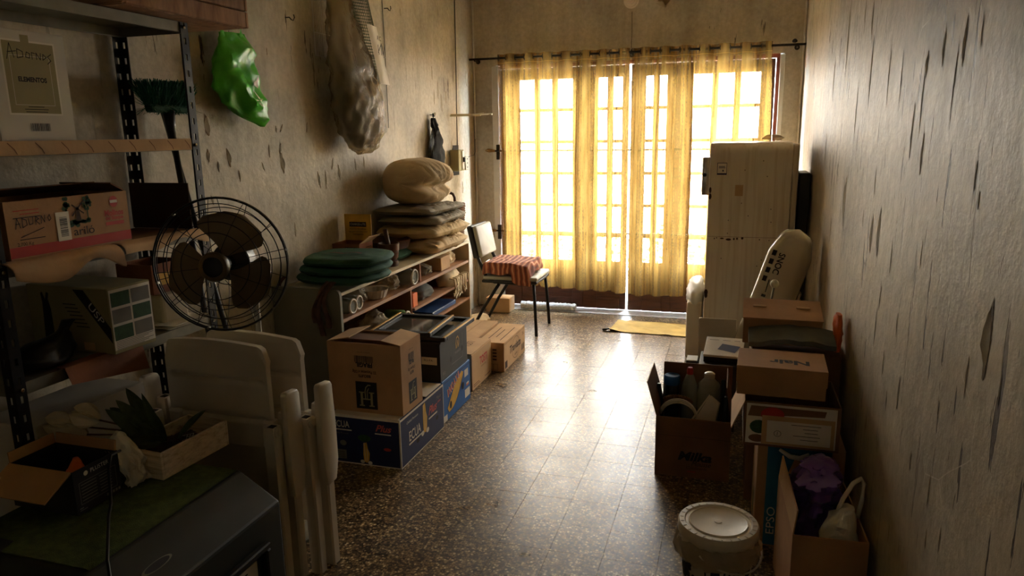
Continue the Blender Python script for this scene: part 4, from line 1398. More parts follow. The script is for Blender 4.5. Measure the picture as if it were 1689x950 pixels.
# lamp box with open lid, mortar, dark tray, small carton
D4 = (0.175, 0.16, 0.155)
bx4 = carton('lamp_box', 'orange brown lamp box with its lid standing open on the bookcase', (-2.125, 3.74, BT + 0.001), D4, 'board_red', 0, True)
P().ext(-0.087, 0.087, 0.074, 0.078, 0.155, 0.31).build('lid', 'yellow', bx4)
f = P().ext(0.0, 0.075, -0.075, 0.075, 0, 0.003).build('flap', 'board_light', bx4)
f.location = (0.086, 0, 0.155)
f.rotation_euler = (0, R(-35), 0)
LM = Matrix(((1, 0, 0, 0.0), (0, 0, -1, 0.0732), (0, 1, 0, 0.23), (0, 0, 0, 1)))
print_poly(bx4, LM @ Matrix.Translation((0, 0.02, 0)), [rect(-0.055, -0.014, 0.055, 0.014)], 'ink', 'title_bar')
text(bx4, LM @ Matrix.Translation((0, 0.02, 0.0006)), 'CHARGE-LITE', 0.014, 0.10, 'ink_white')
text(bx4, LM @ Matrix.Translation((0, -0.008, 0.0006)), 'Model No. YH-1200/500', 0.007, 0.11, 'ink')
text(bx4, LM @ Matrix.Translation((0, -0.024, 0.0006)), '500/500W HALOGEN LAMP', 0.007, 0.12, 'ink')
text(bx4, LM @ Matrix.Translation((0, -0.04, 0.0006)), '220/240V IP44', 0.007, 0.07, 'ink_brown')
print_poly(bx4, frame('front', D4, 0.035, 0.05), [rect(-0.04, -0.008, 0.04, 0.009)], 'ink', 'title_bar')
text(bx4, frame('front', D4, 0.035, 0.05, e=0.0014), 'CHARGE-LITE', 0.009, 0.072, 'ink_white')
print_poly(bx4, frame('front', D4, -0.04, 0.02), [ell(0, 0, 0.028, 0.03, 18)], 'ink', 'lamp_picture')
print_poly(bx4, frame('front', D4, -0.04, 0.02, e=0.0012), [ell(0, 0, 0.021, 0.022, 18)], 'ink_green', 'lamp_picture')
for k in range(3):
    print_poly(bx4, frame('front', D4, 0.04, 0.03 - 0.009 * k), [rect(-0.03, -0.0012, 0.03, 0.0012)], 'ink', 'small_print')
for k in range(6):
    print_poly(bx4, frame('right', D4, 0.03, 0.05 - 0.012 * k), [rect(-0.035, -0.002, 0.03 - 0.01 * (k % 2), 0.002)], 'ink_brown', 'small_print')
print_poly(bx4, frame('right', D4, -0.035, -0.01), [ell(0, 0, 0.022, 0.03, 14)], 'yellow', 'lamp_picture')
mo = thing('mortar', 'dark turned wood mortar with its pestle standing in it', 'mortar', (-1.955, 3.86, BT + 0.001))
P().lathe([(0.052, 0), (0.056, 0.01), (0.055, 0.03), (0.043, 0.038), (0.054, 0.05), (0.060, 0.085), (0.058, 0.088), (0.062, 0.092), (0.064, 0.135), (0.058, 0.138), (0.054, 0.13), (0.045, 0.07), (0.01, 0.06)], 28).build('bowl', 'wood_brown', mo, smooth='auto')
P().tube([(0.0, 0.005, 0.065), (-0.004, 0.0, 0.13), (-0.012, -0.01, 0.22)], [0.022, 0.016, 0.014], 14).build('pestle', 'wood_brown', mo, smooth=True)
tr = P().lathe([(0.10, 0), (0.135, 0.008), (0.15, 0.055), (0.155, 0.058), (0.15, 0.062), (0.13, 0.015), (0.05, 0.012)], 32)
o = tr.build('dark_tray', 'wood_brown', smooth='auto')
o.location = (-2.07, 4.06, BT + 0.07)
tag(o, 'round dark wooden tray resting behind the mortar', 'tray')
q = P()
cushion(q, 0.27, 0.24, 0.066, 12, 0.004, 16, 16, n=4)
o = q.build('green_pad', 'green_fabric', smooth=True)
o.location = (-2.07, 4.06, BT + 0.002)
tag(o, 'folded green pad under the round dark tray', 'cushion')

# pillows and folded comforter
def pillow(label, z, w, d, h, m, seed, x=-2.03, y=4.49, rz=0, wr=0.013):
    q = P()
    cushion(q, w, d, h, seed, wr, 48, 54, (w * 0.42, d * 0.05, 0.22), 6.0, 0.18)
    o = q.build('pillow', m, smooth=True)
    o.location = (x, y, z)
    o.rotation_euler = (0, 0, R(rz))
    tag(o, label, 'pillow', 'stacked pillows')
    # piped seam round the edge
    pts = []
    for i in range(64):
        a = 2 * math.pi * i / 64
        c, s_ = math.cos(a), math.sin(a)
        k = 1 / (abs(c) ** 6 + abs(s_) ** 6) ** (1 / 6)
        pts.append((c * k * w * 0.468, s_ * k * d * 0.468, h * 0.5 + 0.006 * math.sin(a * 7 + seed)))
    P().tube(pts, 0.0035, 5, True).build('piping', m, o, smooth=True)
    return o


pillow('lowest pillow of the stack, pale beige with crumpled corner', BT + 0.008, 0.43, 0.60, 0.090, 'linen_pale', 3, -2.0, 4.50, 0, 0.012)
pillow('second pillow from below, beige linen', BT + 0.102, 0.44, 0.62, 0.090, 'linen_pale', 4, -1.995, 4.49, -2, 0.012)
pillow('lower grey pillow in the middle of the stack', BT + 0.194, 0.44, 0.60, 0.060, 'grey_linen', 5, -1.995, 4.48, 3, 0.010)
pillow('upper grey pillow just under the comforter', BT + 0.256, 0.42, 0.58, 0.060, 'grey_linen', 6, -2.01, 4.47, -3, 0.010)
p = P()
NU, NV = 56, 40
def comf(u, v):
    # thick quilt folded over on itself: rounded fold toward the camera side, creased valley at the open end
    a = 2 * math.pi * u
    y = (v * 2 - 1)
    ry = 0.285
    e = (1 - abs(y) ** 3) ** 0.5 if abs(y) < 1 else 0
    cx, cz = math.cos(a), math.sin(a)
    k = 1 / (abs(cx) ** 2.6 + abs(cz) ** 2.6) ** (1 / 2.6)
    x = cx * k * 0.20
    z = cz * k * 0.15 + 0.15
    # valley on the +x side
    if cx > 0:
        x -= 0.075 * math.exp(-((z - 0.115) / 0.032) ** 2) * cx
    wr_ = 0.012 * math.sin(math.atan2(z - 0.115, y + 0.25) * 16 + 4 * noise.noise(Vector((y * 3, z * 8, 2)))) * max(0, cx) ** 1.2
    x += wr_
    q = Vector((x, y * ry, z))
    return Vector((x * max(0.02, e), y * ry, 0.15 + (z - 0.15) * max(0.02, e) + 0.008 * noise.noise(q * 9) * e))
p.grid(comf, NU, NV, True)
o = p.build('comforter', 'linen', smooth=True)
o.location = (-2.015, 4.46, BT + 0.312)
tag(o, 'thick beige comforter folded over on top of the pillows', 'comforter')

bk_ = thing('wicker_basket', 'wicker basket with a curved handle behind the pillows', 'basket', (-1.955, 4.865, BT + 0.001))
p = P()
for k in range(17):
    z = 0.008 + k * 0.0165
    f = 0.82 + 0.18 * k / 16
    ptsb = []
    for i in range(40):
        a = 2 * math.pi * i / 40
        c, s_ = math.cos(a), math.sin(a)
        kk = 1 / (abs(c) ** 5 + abs(s_) ** 5) ** 0.2
        wv = 0.003 * (1 if (i + k) % 2 else -1)
        ptsb.append((c * kk * (0.092 * f + wv), s_ * kk * (0.062 * f + wv), z))
    p.tube(ptsb, 0.0085, 6, True)
p.build('weave', 'wicker', bk_, smooth=True)
P().ext(-0.07, 0.07, -0.045, 0.045, 0.0, 0.006).build('bottom', 'wicker', bk_)
P().tube([(-0.094, 0, 0.27), (-0.096, 0, 0.31), (-0.085, 0, 0.342), (-0.05, 0, 0.352), (0.0, 0, 0.352), (0.02, 0, 0.345), (0.033, 0, 0.32), (0.035, 0.0, 0.26)], 0.010, 8).build('handle', 'wood_brown', bk_, smooth=True)

# shelf contents
def jar(label, x, y, z, r_, h, lie=True, m='bottle_glass'):
    th = thing('glass_jar', label, 'jar', (x, y, z), 0, 'glass jars in the bookcase')
    ax = Matrix.Rotation(R(90), 3, 'Y') if lie else Matrix.Identity(3)
    c0 = Vector((-h / 2, 0, r_)) if lie else Vector((0, 0, 0))
    P().lathe([(r_ * 0.9, 0), (r_, 0.006), (r_, h * 0.8), (r_ * 0.82, h * 0.9), (r_ * 0.82, h)], 24, c0, ax).build('glass', m, th, smooth='auto')
    n = 28
    e = Vector((h / 2 + 0.002, 0, r_)) if lie else Vector((0, 0, h + 0.002))
    ptsj = [e + (ax @ Vector((r_ * 0.84 * math.cos(2 * math.pi * i / n), r_ * 0.84 * math.sin(2 * math.pi * i / n), 0))) for i in range(n)]
    P().tube(ptsj, 0.006, 6, True).build('rim', 'white_plastic', th, smooth=True)
    return th


jar('clear jar lying in the bookcase nearest the camera', -1.925, 3.235, 0.651, 0.042, 0.13)
jar('clear jar lying second from the grey end panel', -1.935, 3.325, 0.651, 0.040, 0.12)
jar('large clear jar with white rim beside the divider', -1.915, 3.985, 0.651, 0.052, 0.12)
jar('green glass jar lying on the lower shelf of the bookcase', -1.93, 3.87, 0.419, 0.05, 0.14, True, 'hedge')


def crumpled(name, label, x, y, z, keys, m, seed, cat='bag', group=None, cr=0.018, fr=13):
    q = P()
    loft(q, interp(keys, 30), 44, seed, cr * 1.25, fr, ridge=True)
    o = q.build(name, m, smooth='auto')
    o.location = (x, y, z)
    return tag(o, label, cat, group)


BAG = [(0, 0, 0.0, .06, .08), (0, 0, 0.02, .085, .11), (0, 0, 0.055, .08, .10), (0, 0, 0.09, .03, .04), (0, 0.02, 0.10, .01, .01)]
sc_ = lambda k, f, h=1.0: [(a * f, b * f, c * h, d * f, e * f) for a, b, c, d, e in k]
crumpled('plastic_bag', 'crumpled clear bag beside the two lying jars', -1.96, 3.45, 0.655, sc_(BAG, 0.62), 'clear', 21, group='bags in the bookcase')
crumpled('plastic_bag', 'shiny clear bag lying lowest at the near bookcase end', -1.93, 3.36, 0.425, sc_(BAG, 1.05, 1.1), 'white_film', 22, group='bags in the bookcase')
crumpled('plastic_bag', 'shiny clear bag on the lower shelf left of the green jar', -1.95, 3.63, 0.425, sc_(BAG, 1.0, 1.5), 'clear', 23, group='bags in the bookcase')
crumpled('plastic_bag', 'clear bag between the plastic tray and large jar', -1.96, 3.83, 0.655, sc_(BAG, 0.75, 1.05), 'clear', 24, group='bags in the bookcase')
crumpled('plastic_bag', 'flat film bag spilling over the shelf right of the large jar', -1.965, 4.27, 0.655, sc_(BAG, 1.0, 0.9), 'clear_grey', 25, group='bags in the bookcase')
tc = P()
n = 36
prof = [(0.055, 0.0), (0.06, 0.003), (0.075, 0.05), (0.083, 0.053), (0.072, 0.048), (0.056, 0.006)]
for (r_, h) in prof:
    for j in range(n):
        a = 2 * math.pi * j / n
        k = 1 + 0.02 * (1 if j % 2 else -1)
        tc.v.append((r_ * k * math.cos(a), r_ * k * 1.1 * math.sin(a), h))
for i in range(len(prof) - 1):
    for j in range(n):
        tc.f.append((i * n + j, i * n + (j + 1) % n, (i + 1) * n + (j + 1) % n, (i + 1) * n + j))
tc.f.append(tuple(range(n - 1, -1, -1)))
tc.f.append(tuple((len(prof) - 1) * n + j for j in range(n)))
o = tc.build('cake_tray', 'white_plastic')
o.location = (-1.935, 3.62, 0.651)
tag(o, 'white fluted plastic cake tray in the bookcase', 'tray')
cl = [(0, 0, 0.0, .09, .16), (0, 0, 0.03, .11, .20), (0, 0, 0.07, .10, .17), (0.01, 0.02, 0.10, .05, .09), (0.01, 0.02, 0.105, .01, .02)]
crumpled('white_cloth', 'bundle of cream cloth stuffed at the far end of the middle shelf', -1.99, 4.72, 0.655, sc_(cl, 0.85, 0.95), 'linen_pale', 31, 'cloth', None, 0.02, 10)
yn = thing('yarn_bundle', 'tangle of cream yarn hanging over the shelf below the cloth', 'yarn', (-1.93, 4.72, 0.508))
rnd = random.Random(14)
p = P()
loft(p, interp([(0, 0, 0.0, .06, .13), (0, 0, 0.05, .075, .16), (0, 0, 0.10, .04, .10), (0, 0, 0.115, .01, .03)], 12), 24, 33, 0.02, 14)
p.build('bundle', 'yarn', yn, smooth=True)
for k in range(16):
    y0 = rnd.uniform(-0.14, 0.16)
    L = rnd.uniform(0.02, 0.10)
    q = P().tube([(0.05, y0, 0.06), (0.085, y0 + 0.01, 0.055), (0.092, y0 + rnd.uniform(-.03, .03), 0.02 - L * 0.4), (0.090, y0 + rnd.uniform(-.03, .03), 0.0 - L), (0.092, y0 + rnd.uniform(-.04, .04), 0.03 - L)], 0.0045, 5)
    q.build('strand', 'yarn', yn, smooth=True)
crumpled('paper_bundle', 'grey folded newspapers under the film bag', -1.98, 4.25, 0.509, sc_(cl, 0.95, 0.9), 'grey_cloth', 35, 'papers', None, 0.012, 8)
o = P().ext(-0.14, 0.12, -0.22, 0.2, 0, 0.03).build('blue_folder', 'blue_item', bevel=0.004)
o.location = (-1.99, 4.50, 0.373)
tag(o, 'flat blue folder on the lower shelf of the bookcase', 'folder')
o = P().ext(-0.02, 0.02, -0.035, 0.035, 0, 0.085).build('orange_carton', 'orange', bevel=0.003)
o.location = (-1.89, 4.02, 0.508)
tag(o, 'small orange carton standing by the bookcase divider', 'carton')
o = P().ext(-0.10, 0.10, -0.08, 0.08, 0, 0.09).build('yellow_carton', 'board_light', bevel=0.003)
o.location = (-1.97, 4.53, 0.651)
tag(o, 'small tan carton on the middle shelf under the pillows', 'carton')

# ------------------------------------------------------------------ cartons along the left side
GC = 'cartons on the floor along the bookcase'
D5 = (0.37, 0.53, 0.245)
ec = carton('fruit_carton', 'dark blue fruit carton with white edges, lowest and nearest, reading ECUA Plus', (-1.635, 3.15, 0.001), D5, 'navy', 0, True, GC, t=0.006)
for fc, wd in (('front', D5[0]), ('right', D5[1])):
    print_poly(ec, frame(fc, D5), [rect(-wd / 2, 0.112, wd / 2, 0.1225), rect(-wd / 2, -0.1225, wd / 2, -0.117), rect(-wd / 2, -0.117, -wd / 2 + 0.006, 0.112), rect(wd / 2 - 0.006, -0.117, wd / 2, 0.112)], 'ink_white', 'white_border')
for s in (-1, 1):
    f = P().ext(-D5[0] / 2 + 0.008, D5[0] / 2 - 0.008, -0.10, 0.10, 0, 0.003).build('flap', 'board_white', ec)
    f.location = (0, s * (D5[1] / 2 - 0.105), D5[2])
P().ext(-D5[0] / 2, D5[0] / 2, -D5[1] / 2, -D5[1] / 2 + 0.006, D5[2], D5[2] + 0.0032).build('white_rim', 'ink_white', ec)
text(ec, frame('front', D5, -0.125, 0.075), 'ECUA', 0.034, 0.085, 'ink_white', bold=0.0005)
print_poly(ec, frame('front', D5, -0.12, 0.048), [rect(-0.05, -0.003, 0.05, 0.003)], 'ink_white', 'underline')
text(ec, frame('front', D5, 0.095, 0.072), 'Plus', 0.034, 0.085, 'ink_pink', shear=0.4, bold=0.001)
print_poly(ec, frame('front', D5, 0.095, 0.045), [rect(-0.042, -0.003, 0.042, 0.003)], 'ink_white', 'underline')
text(ec, frame('front', D5, -0.13, 0.03), 'Calidad Premium', 0.008, 0.08, 'grey_text', shear=0.4)
print_poly(ec, frame('front', D5, -0.135, -0.075), [rect(-0.028, -0.027, 0.03, 0.02)], 'grey_text', 'address_panel')
for k in range(4):
    print_poly(ec, frame('front', D5, -0.135, -0.067 - 0.009 * k, e=0.0012), [rect(-0.02, -0.001, 0.022, 0.001)], 'ink', 'small_print')
print_poly(ec, frame('front', D5, -0.12, -0.02), [ell(0, 0, 0.018, 0.014, 16)], 'grey_text', 'seal')
def banana_guy(parent, mtx):
    print_poly(parent, mtx, [[(-0.012, 0.05), (0.006, 0.055), (0.012, 0.02), (0.02, 0.0), (0.016, -0.035), (0.004, -0.05), (-0.012, -0.045), (-0.014, -0.01)]], 'yellow', 'banana_print')
    print_poly(parent, mtx @ Matrix.Translation((0, 0, 0.0004)), stroke([(-0.008, 0.05), (-0.003, -0.04)], 0.002) + stroke([(0.008, 0.02), (0.006, -0.04)], 0.002) + [ell(-0.02, -0.045, 0.012, 0.009, 10), ell(0.02, -0.048, 0.012, 0.009, 10)], 'ink_white', 'banana_print')
banana_guy(ec, frame('front', D5, 0.0, -0.06))
print_poly(ec, frame('front', D5, 0.0, 0.015), [ell(-0.005, 0, 0.035, 0.018, 14)], 'ink_green', 'leaf_print')
print_poly(ec, frame('front', D5, 0.115, -0.03), [ell(0, 0, 0.02, 0.008, 12)], 'ink_red', 'red_print')
text(ec, frame('right', D5, -0.105, 0.0), 'ECUA', 0.052, 0.135, 'ink_white', bold=0.0007)
print_poly(ec, frame('right', D5, -0.10, -0.036), [rect(-0.075, -0.004, 0.075, 0.004)], 'ink_white', 'underline')
banana_guy(ec, frame('right', D5, 0.015, 0.025) @ Matrix.Scale(1.5, 4))
text(ec, frame('right', D5, 0.115, 0.04), 'Plus', 0.045, 0.11, 'ink_pink', shear=0.4, bold=0.0012)
print_poly(ec, frame('right', D5, 0.12, 0.002), [rect(-0.055, -0.004, 0.055, 0.004)], 'ink_white', 'underline')
text(ec, frame('right', D5, -0.13, 0.08), 'Calidad Premium', 0.012, 0.13, 'ink_white', shear=0.4)
text(ec, frame('right', D5, 0.20, 0.075), 'Mejor', 0.02, 0.07, 'grey_text', shear=0.4)
text(ec, frame('right', D5, 0.20, 0.052), 'clase', 0.014, 0.045, 'ink_pink', shear=0.4)
for u in (-0.075, 0.17):
    print_poly(ec, frame('right', D5, u, -0.055 if u < 0 else -0.03, e=0.0012), [ell(0, 0, 0.017, 0.012, 16)], 'ink', 'hand_hole')

D6 = (0.385, 0.225, 0.345)
fb = carton('kraft_carton', 'kraft biscuit carton standing upside down on the navy fruit carton', (-1.645, 3.045, 0.25), D6, 'board', 0, True, GC,
            flaps=(('left', -78, 0.12), ('right', -80, 0.10)), inner='board_light')
P().ext(-0.185, 0.185, -0.02, 0.108, 0.0, 0.003).build('flap', 'board_dark', fb).location = (0, 0, D6[2] - 0.012)
for fc, W_ in (('front', 1.0), ('right', 0.62)):
    print_poly(fb, frame(fc, D6, 0.0, 0.095), barcode(0.10 * W_, 0.032, 3), 'ink', 'barcode')
    text(fb, frame(fc, D6, 0.0, 0.068, True), 'FRAGIL', 0.022, 0.088 * W_, 'ink', bold=0.0016)
    text(fb, frame(fc, D6, 0.0, 0.032, True), '32 Paquetes x120g', 0.014, 0.125 * W_, 'ink_brown', bold=0.0006)
    text(fb, frame(fc, D6, 0.0, 0.012, True), 'BISCUITS', 0.013, 0.064 * W_, 'ink', bold=0.0008)
    text(fb, frame(fc, D6, 0.0, 0.128, True), 'mantener en lugar fresco', 0.006, 0.07 * W_, 'ink_brown')
    S = 1.0 if fc == 'front' else 0.8
    LMt = frame(fc, D6, 0.005, -0.085) @ Matrix.Scale(S, 4)
    print_poly(fb, LMt, [rect(-0.056, -0.068, 0.056, 0.068)], 'ink', 'logo_square')
    lg = []
    for sx in (-1, 1):
        lg += [rect(sx * 0.026 - 0.006, -0.05, sx * 0.026 + 0.006, 0.015), rect(sx * 0.026 - 0.014, 0.012, sx * 0.026 + 0.014, 0.017), rect(sx * 0.026 - 0.014, -0.055, sx * 0.026 + 0.014, -0.049)]
    lg += [rect(-0.02, -0.022, 0.02, -0.016)] + stroke([(-0.006, -0.016), (-0.007, 0.02), (-0.002, 0.04), (0.010, 0.052), (0.022, 0.052)], 0.005) + stroke([(0.004, -0.016), (0.004, 0.02), (0.012, 0.035)], 0.004)
    print_poly(fb, LMt @ Matrix.Translation((0, 0, 0.0005)), lg, 'olive', 'logo_mark')

D7 = (0.38, 0.43, 0.243)
ib = carton('fruit_carton', 'bright blue fruit carton with banana bunch print under the black carton', (-1.655, 3.655, 0.001), D7, 'blue', 0, False, GC)
bm_ = frame('right', D7, -0.03, -0.035)
bn = []
for k, (dx, dy, a) in enumerate(((0, 0, 0), (0.02, 0.012, 8), (0.035, 0.03, 18))):
    pts = []
    for i in range(9):
        t = i / 8
        pts.append((-0.11 + dx + 0.20 * t + 0.01, -0.045 + dy + 0.13 * t ** 2.4))
    for i in range(9):
        t = 1 - i / 8
        pts.append((-0.12 + dx + 0.19 * t, -0.045 + dy + 0.135 * t ** 1.5 + 0.05 * math.sin(math.pi * min(1, t * 0.9 + .12)) + 0.01))
    bn.append(pts)
for k in (2, 1, 0):
    print_poly(ib, bm_ @ Matrix.Translation((0, 0, 0.0004 * (2 - k))), [bn[k]], 'yellow', 'banana_print')
    print_poly(ib, bm_ @ Matrix.Translation((0, 0, 0.0004 * (2 - k) + 0.0002)), stroke([bn[k][i] for i in range(0, 9)], 0.003), 'ink_brown', 'banana_outline')
for u, v in ((-0.105, -0.045), (0.09, 0.0)):
    print_poly(ib, frame('right', D7, u, v, e=0.0026), [ell(0, 0, 0.016, 0.022, 16)], 'ink', 'hand_hole')
for k, ch in enumerate('INOAVI'):
    a = 0.32 + 0.06 * k
    text(ib, frame('right', D7, -0.135 + 0.033 * k, 0.032 + 0.011 * k, e=0.0020), ch, 0.040, 0.026 if ch != 'I' else 0.010, 'ink_pink', rot=a * 0.5, bold=0.0012)
    text(ib, frame('right', D7, -0.137 + 0.033 * k, 0.030 + 0.011 * k, e=0.0012), ch, 0.045, 0.032 if ch != 'I' else 0.016, 'ink_white', rot=a * 0.5, bold=0.003)
print_poly(ib, frame('right', D7, 0.15, 0.06), [rect(-0.03, -0.022, 0.03, 0.022), rect(-0.03, -0.15, 0.05, -0.10)], 'ink_white', 'white_label')
print_poly(ib, frame('right', D7, 0.168, -0.015), [rect(-0.02, -0.007, 0.02, 0.003)], 'orange', 'orange_label')
print_poly(ib, frame('right', D7, 0.168, -0.012), [rect(-0.02, 0.0, 0.02, 0.01)], 'ink_white', 'white_label')
print_poly(ib, frame('right', D7, -0.18, -0.095), [rect(-0.032, -0.022, 0.025, 0.014)], 'ink_white', 'white_label')
print_poly(ib, frame('right', D7, 0, 0.105), [rect(-0.21, -0.003, 0.21, 0.001)], 'navy', 'printed_line')

D8 = (0.375, 0.41, 0.215)
kb = carton('black_carton', 'black carton with a gold monogram stacked under the picture frames', (-1.655, 3.635, 0.245), D8, 'black_card', 0, False, GC)
P().ext(-0.193, 0.196, -0.212, 0.212, 0.2155, 0.228).build('lid', 'black_card', kb, bevel=0.002)
print_poly(kb, frame('right', D8, 0.05, 0.05), stroke([(-0.02, -0.03), (-0.022, 0.0), (-0.012, 0.026), (0.008, 0.032), (0.024, 0.014), (0.024, -0.012), (0.012, -0.028)], 0.008) + stroke([(-0.006, -0.03), (0.004, 0.01), (0.014, -0.03)], 0.006), 'gold', 'monogram')
text(kb, frame('right', D8, 0.055, -0.005), 'PA BARON', 0.016, 0.085, 'grey_text')
print_poly(kb, frame('right', D8, 0.045, -0.055), [rect(-0.085, -0.001, 0.085, 0.001), rect(0.083, -0.001, 0.085, 0.14)], 'grey_text', 'printed_line')
text(kb, frame('right', D8, -0.155, -0.07), 'E12', 0.016, 0.03, 'grey_text')
for u, v in ((-0.055, -0.02), (0.12, -0.005)):
    print_poly(kb, frame('right', D8, u, v, e=0.0012), [ell(0, 0, 0.013, 0.018, 14)], 'ink', 'hand_hole')
print_poly(kb, frame('front', D8, 0.12, 0.01), [rect(-0.04, -0.02, 0.05, 0.022)], 'ink_white', 'paper_label')
text(kb, frame('front', D8, 0.12, 0.014, e=0.0014), 'RU-FA', 0.012, 0.05, 'ink')


def picture(name, label, loc, w, d, rz, fm, edge, tilt=0):
    th = thing(name, label, 'picture frame', loc, rz, 'picture frames on the black carton', (R(tilt), 0, R(rz)))
    b = 0.035
    for (x0, x1, y0, y1) in ((-w / 2, w / 2, -d / 2, -d / 2 + b), (-w / 2, w / 2, d / 2 - b, d / 2), (-w / 2, -w / 2 + b, -d / 2 + b, d / 2 - b), (w / 2 - b, w / 2, -d / 2 + b, d / 2 - b)):
        P().ext(x0, x1, y0, y1, 0, 0.022).build('moulding', fm, th, bevel=0.003)
    P().ext(-w / 2 + b, w / 2 - b, -d / 2 + b, d / 2 - b, 0.002, 0.010).build('glass', 'dark_glass', th)
    for (x0, x1, y0, y1) in ((-w / 2, -w / 2 + 0.014, -d / 2, d / 2), (w / 2 - 0.014, w / 2, -d / 2, d / 2)):
        P().ext(x0, x1, y0, y1, 0.0225, 0.026).build('gilt_edge', edge, th, bevel=0.001)
    return th


picture('picture_frame', 'lower dark frame with a gilt edge on the black carton', (-1.635, 3.66, 0.4745), 0.40, 0.46, 0, 'black_card', 'gold')
picture('picture_frame', 'upper dark framed picture with a gold edge, topmost on the black carton', (-1.69, 3.60, 0.5015), 0.34, 0.40, 3, 'black_card', 'gold')

D9 = (0.36, 0.37, 0.232)
tb = carton('kraft_carton', 'kraft carton with red lettering between the blue and the farthest cartons', (-1.67, 4.155, 0.001), D9, 'board_light', 0, False, GC, top_flaps=True)
text(tb, frame('right', D9, 0.03, 0.035), 'TOSTI', 0.052, 0.14, 'ink_red', bold=0.002)
text(tb, frame('right', D9, 0.03, -0.003), 'tostadas', 0.014, 0.10, 'board_dark')
for k, (u, v, w) in enumerate(((-0.10, -0.095, .12), (-0.11, -0.083, .10), (0.10, -0.09, .1))):
    print_poly(tb, frame('right', D9, u, v), [rect(-w / 2, -0.002, w / 2, 0.002)], 'ink_brown', 'small_print')
text(tb, frame('top', D9, 0.09, 0.02, e=0.01), 'TOSTI', 0.05, 0.12, 'ink_brown', rot=R(90))
D10 = (0.19, 0.50, 0.20)
v1 = carton('kraft_carton', 'long kraft carton with oval brand print, farthest and nearest the chair', (-1.508, 4.625, 0.001), D10, 'board_light', 0, False, GC)
text(v1, frame('right', D10, 0.0, 0.012), 'Traviata', 0.052, 0.26, 'ink_brown', shear=0.25, bold=0.002)
oval = ell(0, 0, 0.09, 0.075, 40)
print_poly(v1, frame('right', D10, 0.02, 0.0), stroke(oval + [oval[0]], 0.003), 'ink_brown', 'oval_print')
text(v1, frame('right', D10, 0.02, -0.045), 'original', 0.016, 0.07, 'ink_brown', shear=0.3)
print_poly(v1, frame('right', D10, -0.205, -0.06), [rect(-0.026, -0.024, 0.026, 0.024)], 'ink_brown', 'print_square')
print_poly(v1, frame('right', D10, 0.19, -0.045), barcode(0.075, 0.045, 8), 'ink_brown', 'barcode')
text(v1, frame('right', D10, 0.20, 0.05), '24 u', 0.028, 0.045, 'ink_brown')
print_poly(v1, frame('right', D10, 0, 0.085), [rect(-0.24, -0.001, 0.24, 0.001)], 'ink_brown', 'printed_line')
for k in range(4):
    print_poly(v1, frame('front', D10, 0.03, 0.05 - 0.022 * k), [rect(-0.014, -0.006, 0.014, 0.006)], 'ink_brown', 'handling_mark')
print_poly(v1, frame('front', D10, 0.02, -0.07), stroke([(-0.03, -0.02), (0.03, -0.02), (0.03, 0.022), (-0.03, 0.022), (-0.03, -0.02)], 0.002) + stroke([(0, -0.02), (0, 0.022)], 0.002), 'ink_brown', 'handling_mark')
for k, (u, L) in enumerate(((-0.04, .3), (0.0, .2), (0.05, .34))):
    print_poly(v1, frame('top', D10, u, -0.02), [rect(-0.003, -L / 2, 0.003, L / 2)], 'ink_brown', 'small_print')
v2 = carton('kraft_carton', 'low kraft carton with its flaps shut behind the lettered carton', (-1.735, 4.64, 0.001), (0.23, 0.50, 0.205), 'board_light', 0, False, GC, top_flaps=True)

# ------------------------------------------------------------------ black chair by the doors
ch = thing('metal_chair', 'black metal chair with grey vinyl back, facing away from the wall', 'chair', (-1.68, 5.48, 0))
for s, nm in ((-1, 'leg'), (1, 'leg')):
    P().tube([(0.22, s * 0.18, 0.405), (0.235, s * 0.195, 0.2), (0.245, s * 0.205, 0.0)], 0.013, 8).build('leg', 'black_metal', ch, smooth=True)
    P().tube([(-0.06, s * 0.185, 0.40), (-0.19, s * 0.195, 0.2), (-0.30, s * 0.20, 0.0)], 0.013, 8).build('leg', 'black_metal', ch, smooth=True)
    P().tube([(0.10, s * 0.185, 0.41), (-0.10, s * 0.185, 0.415), (-0.17, s * 0.183, 0.46), (-0.245, s * 0.17, 0.62), (-0.29, s * 0.165, 0.80)], 0.014, 8).build('back_post', 'black_metal', ch, smooth=True)
P().tube([(-0.20, -0.175, 0.535), (-0.21, 0, 0.55), (-0.20, 0.175, 0.535)], 0.008, 8).build('stretcher', 'chrome', ch, smooth=True)
P().ext(-0.20, 0.25, -0.2, 0.2, 0.407, 0.43).build('seat_base', 'black_plastic', ch, bevel=0.008, seg=2)
P().ext(-0.19, 0.255, -0.205, 0.205, 0.431, 0.465).build('seat', 'grey_vinyl', ch, bevel=0.015, seg=3, smooth=True)
bp = P().box((0, 0, 0), (0.035, 0.36, 0.25)).build('backrest', 'grey_vinyl', ch, bevel=0.016, seg=3, smooth=True)
bp.location = (-0.235, 0, 0.725)
bp.rotation_euler = (0, R(-12), 0)
bb = P().box((0, 0, 0), (0.045, 0.37, 0.26)).build('back_shell', 'black_plastic', ch, bevel=0.016, seg=3, smooth=True)
bb.location = (-0.276, 0, 0.722)
bb.rotation_euler = (0, R(-12), 0)
cu_ = cushion(P(), 0.36, 0.38, 0.085, 41, 0.006, 24, 24, n=6).build('seat_cushion', 'stripes', smooth=True)
cu_.location = (-1.68, 5.475, 0.466)
tag(cu_, 'square cushion lying on the black metal chair under the cloth', 'cushion')
p = P()
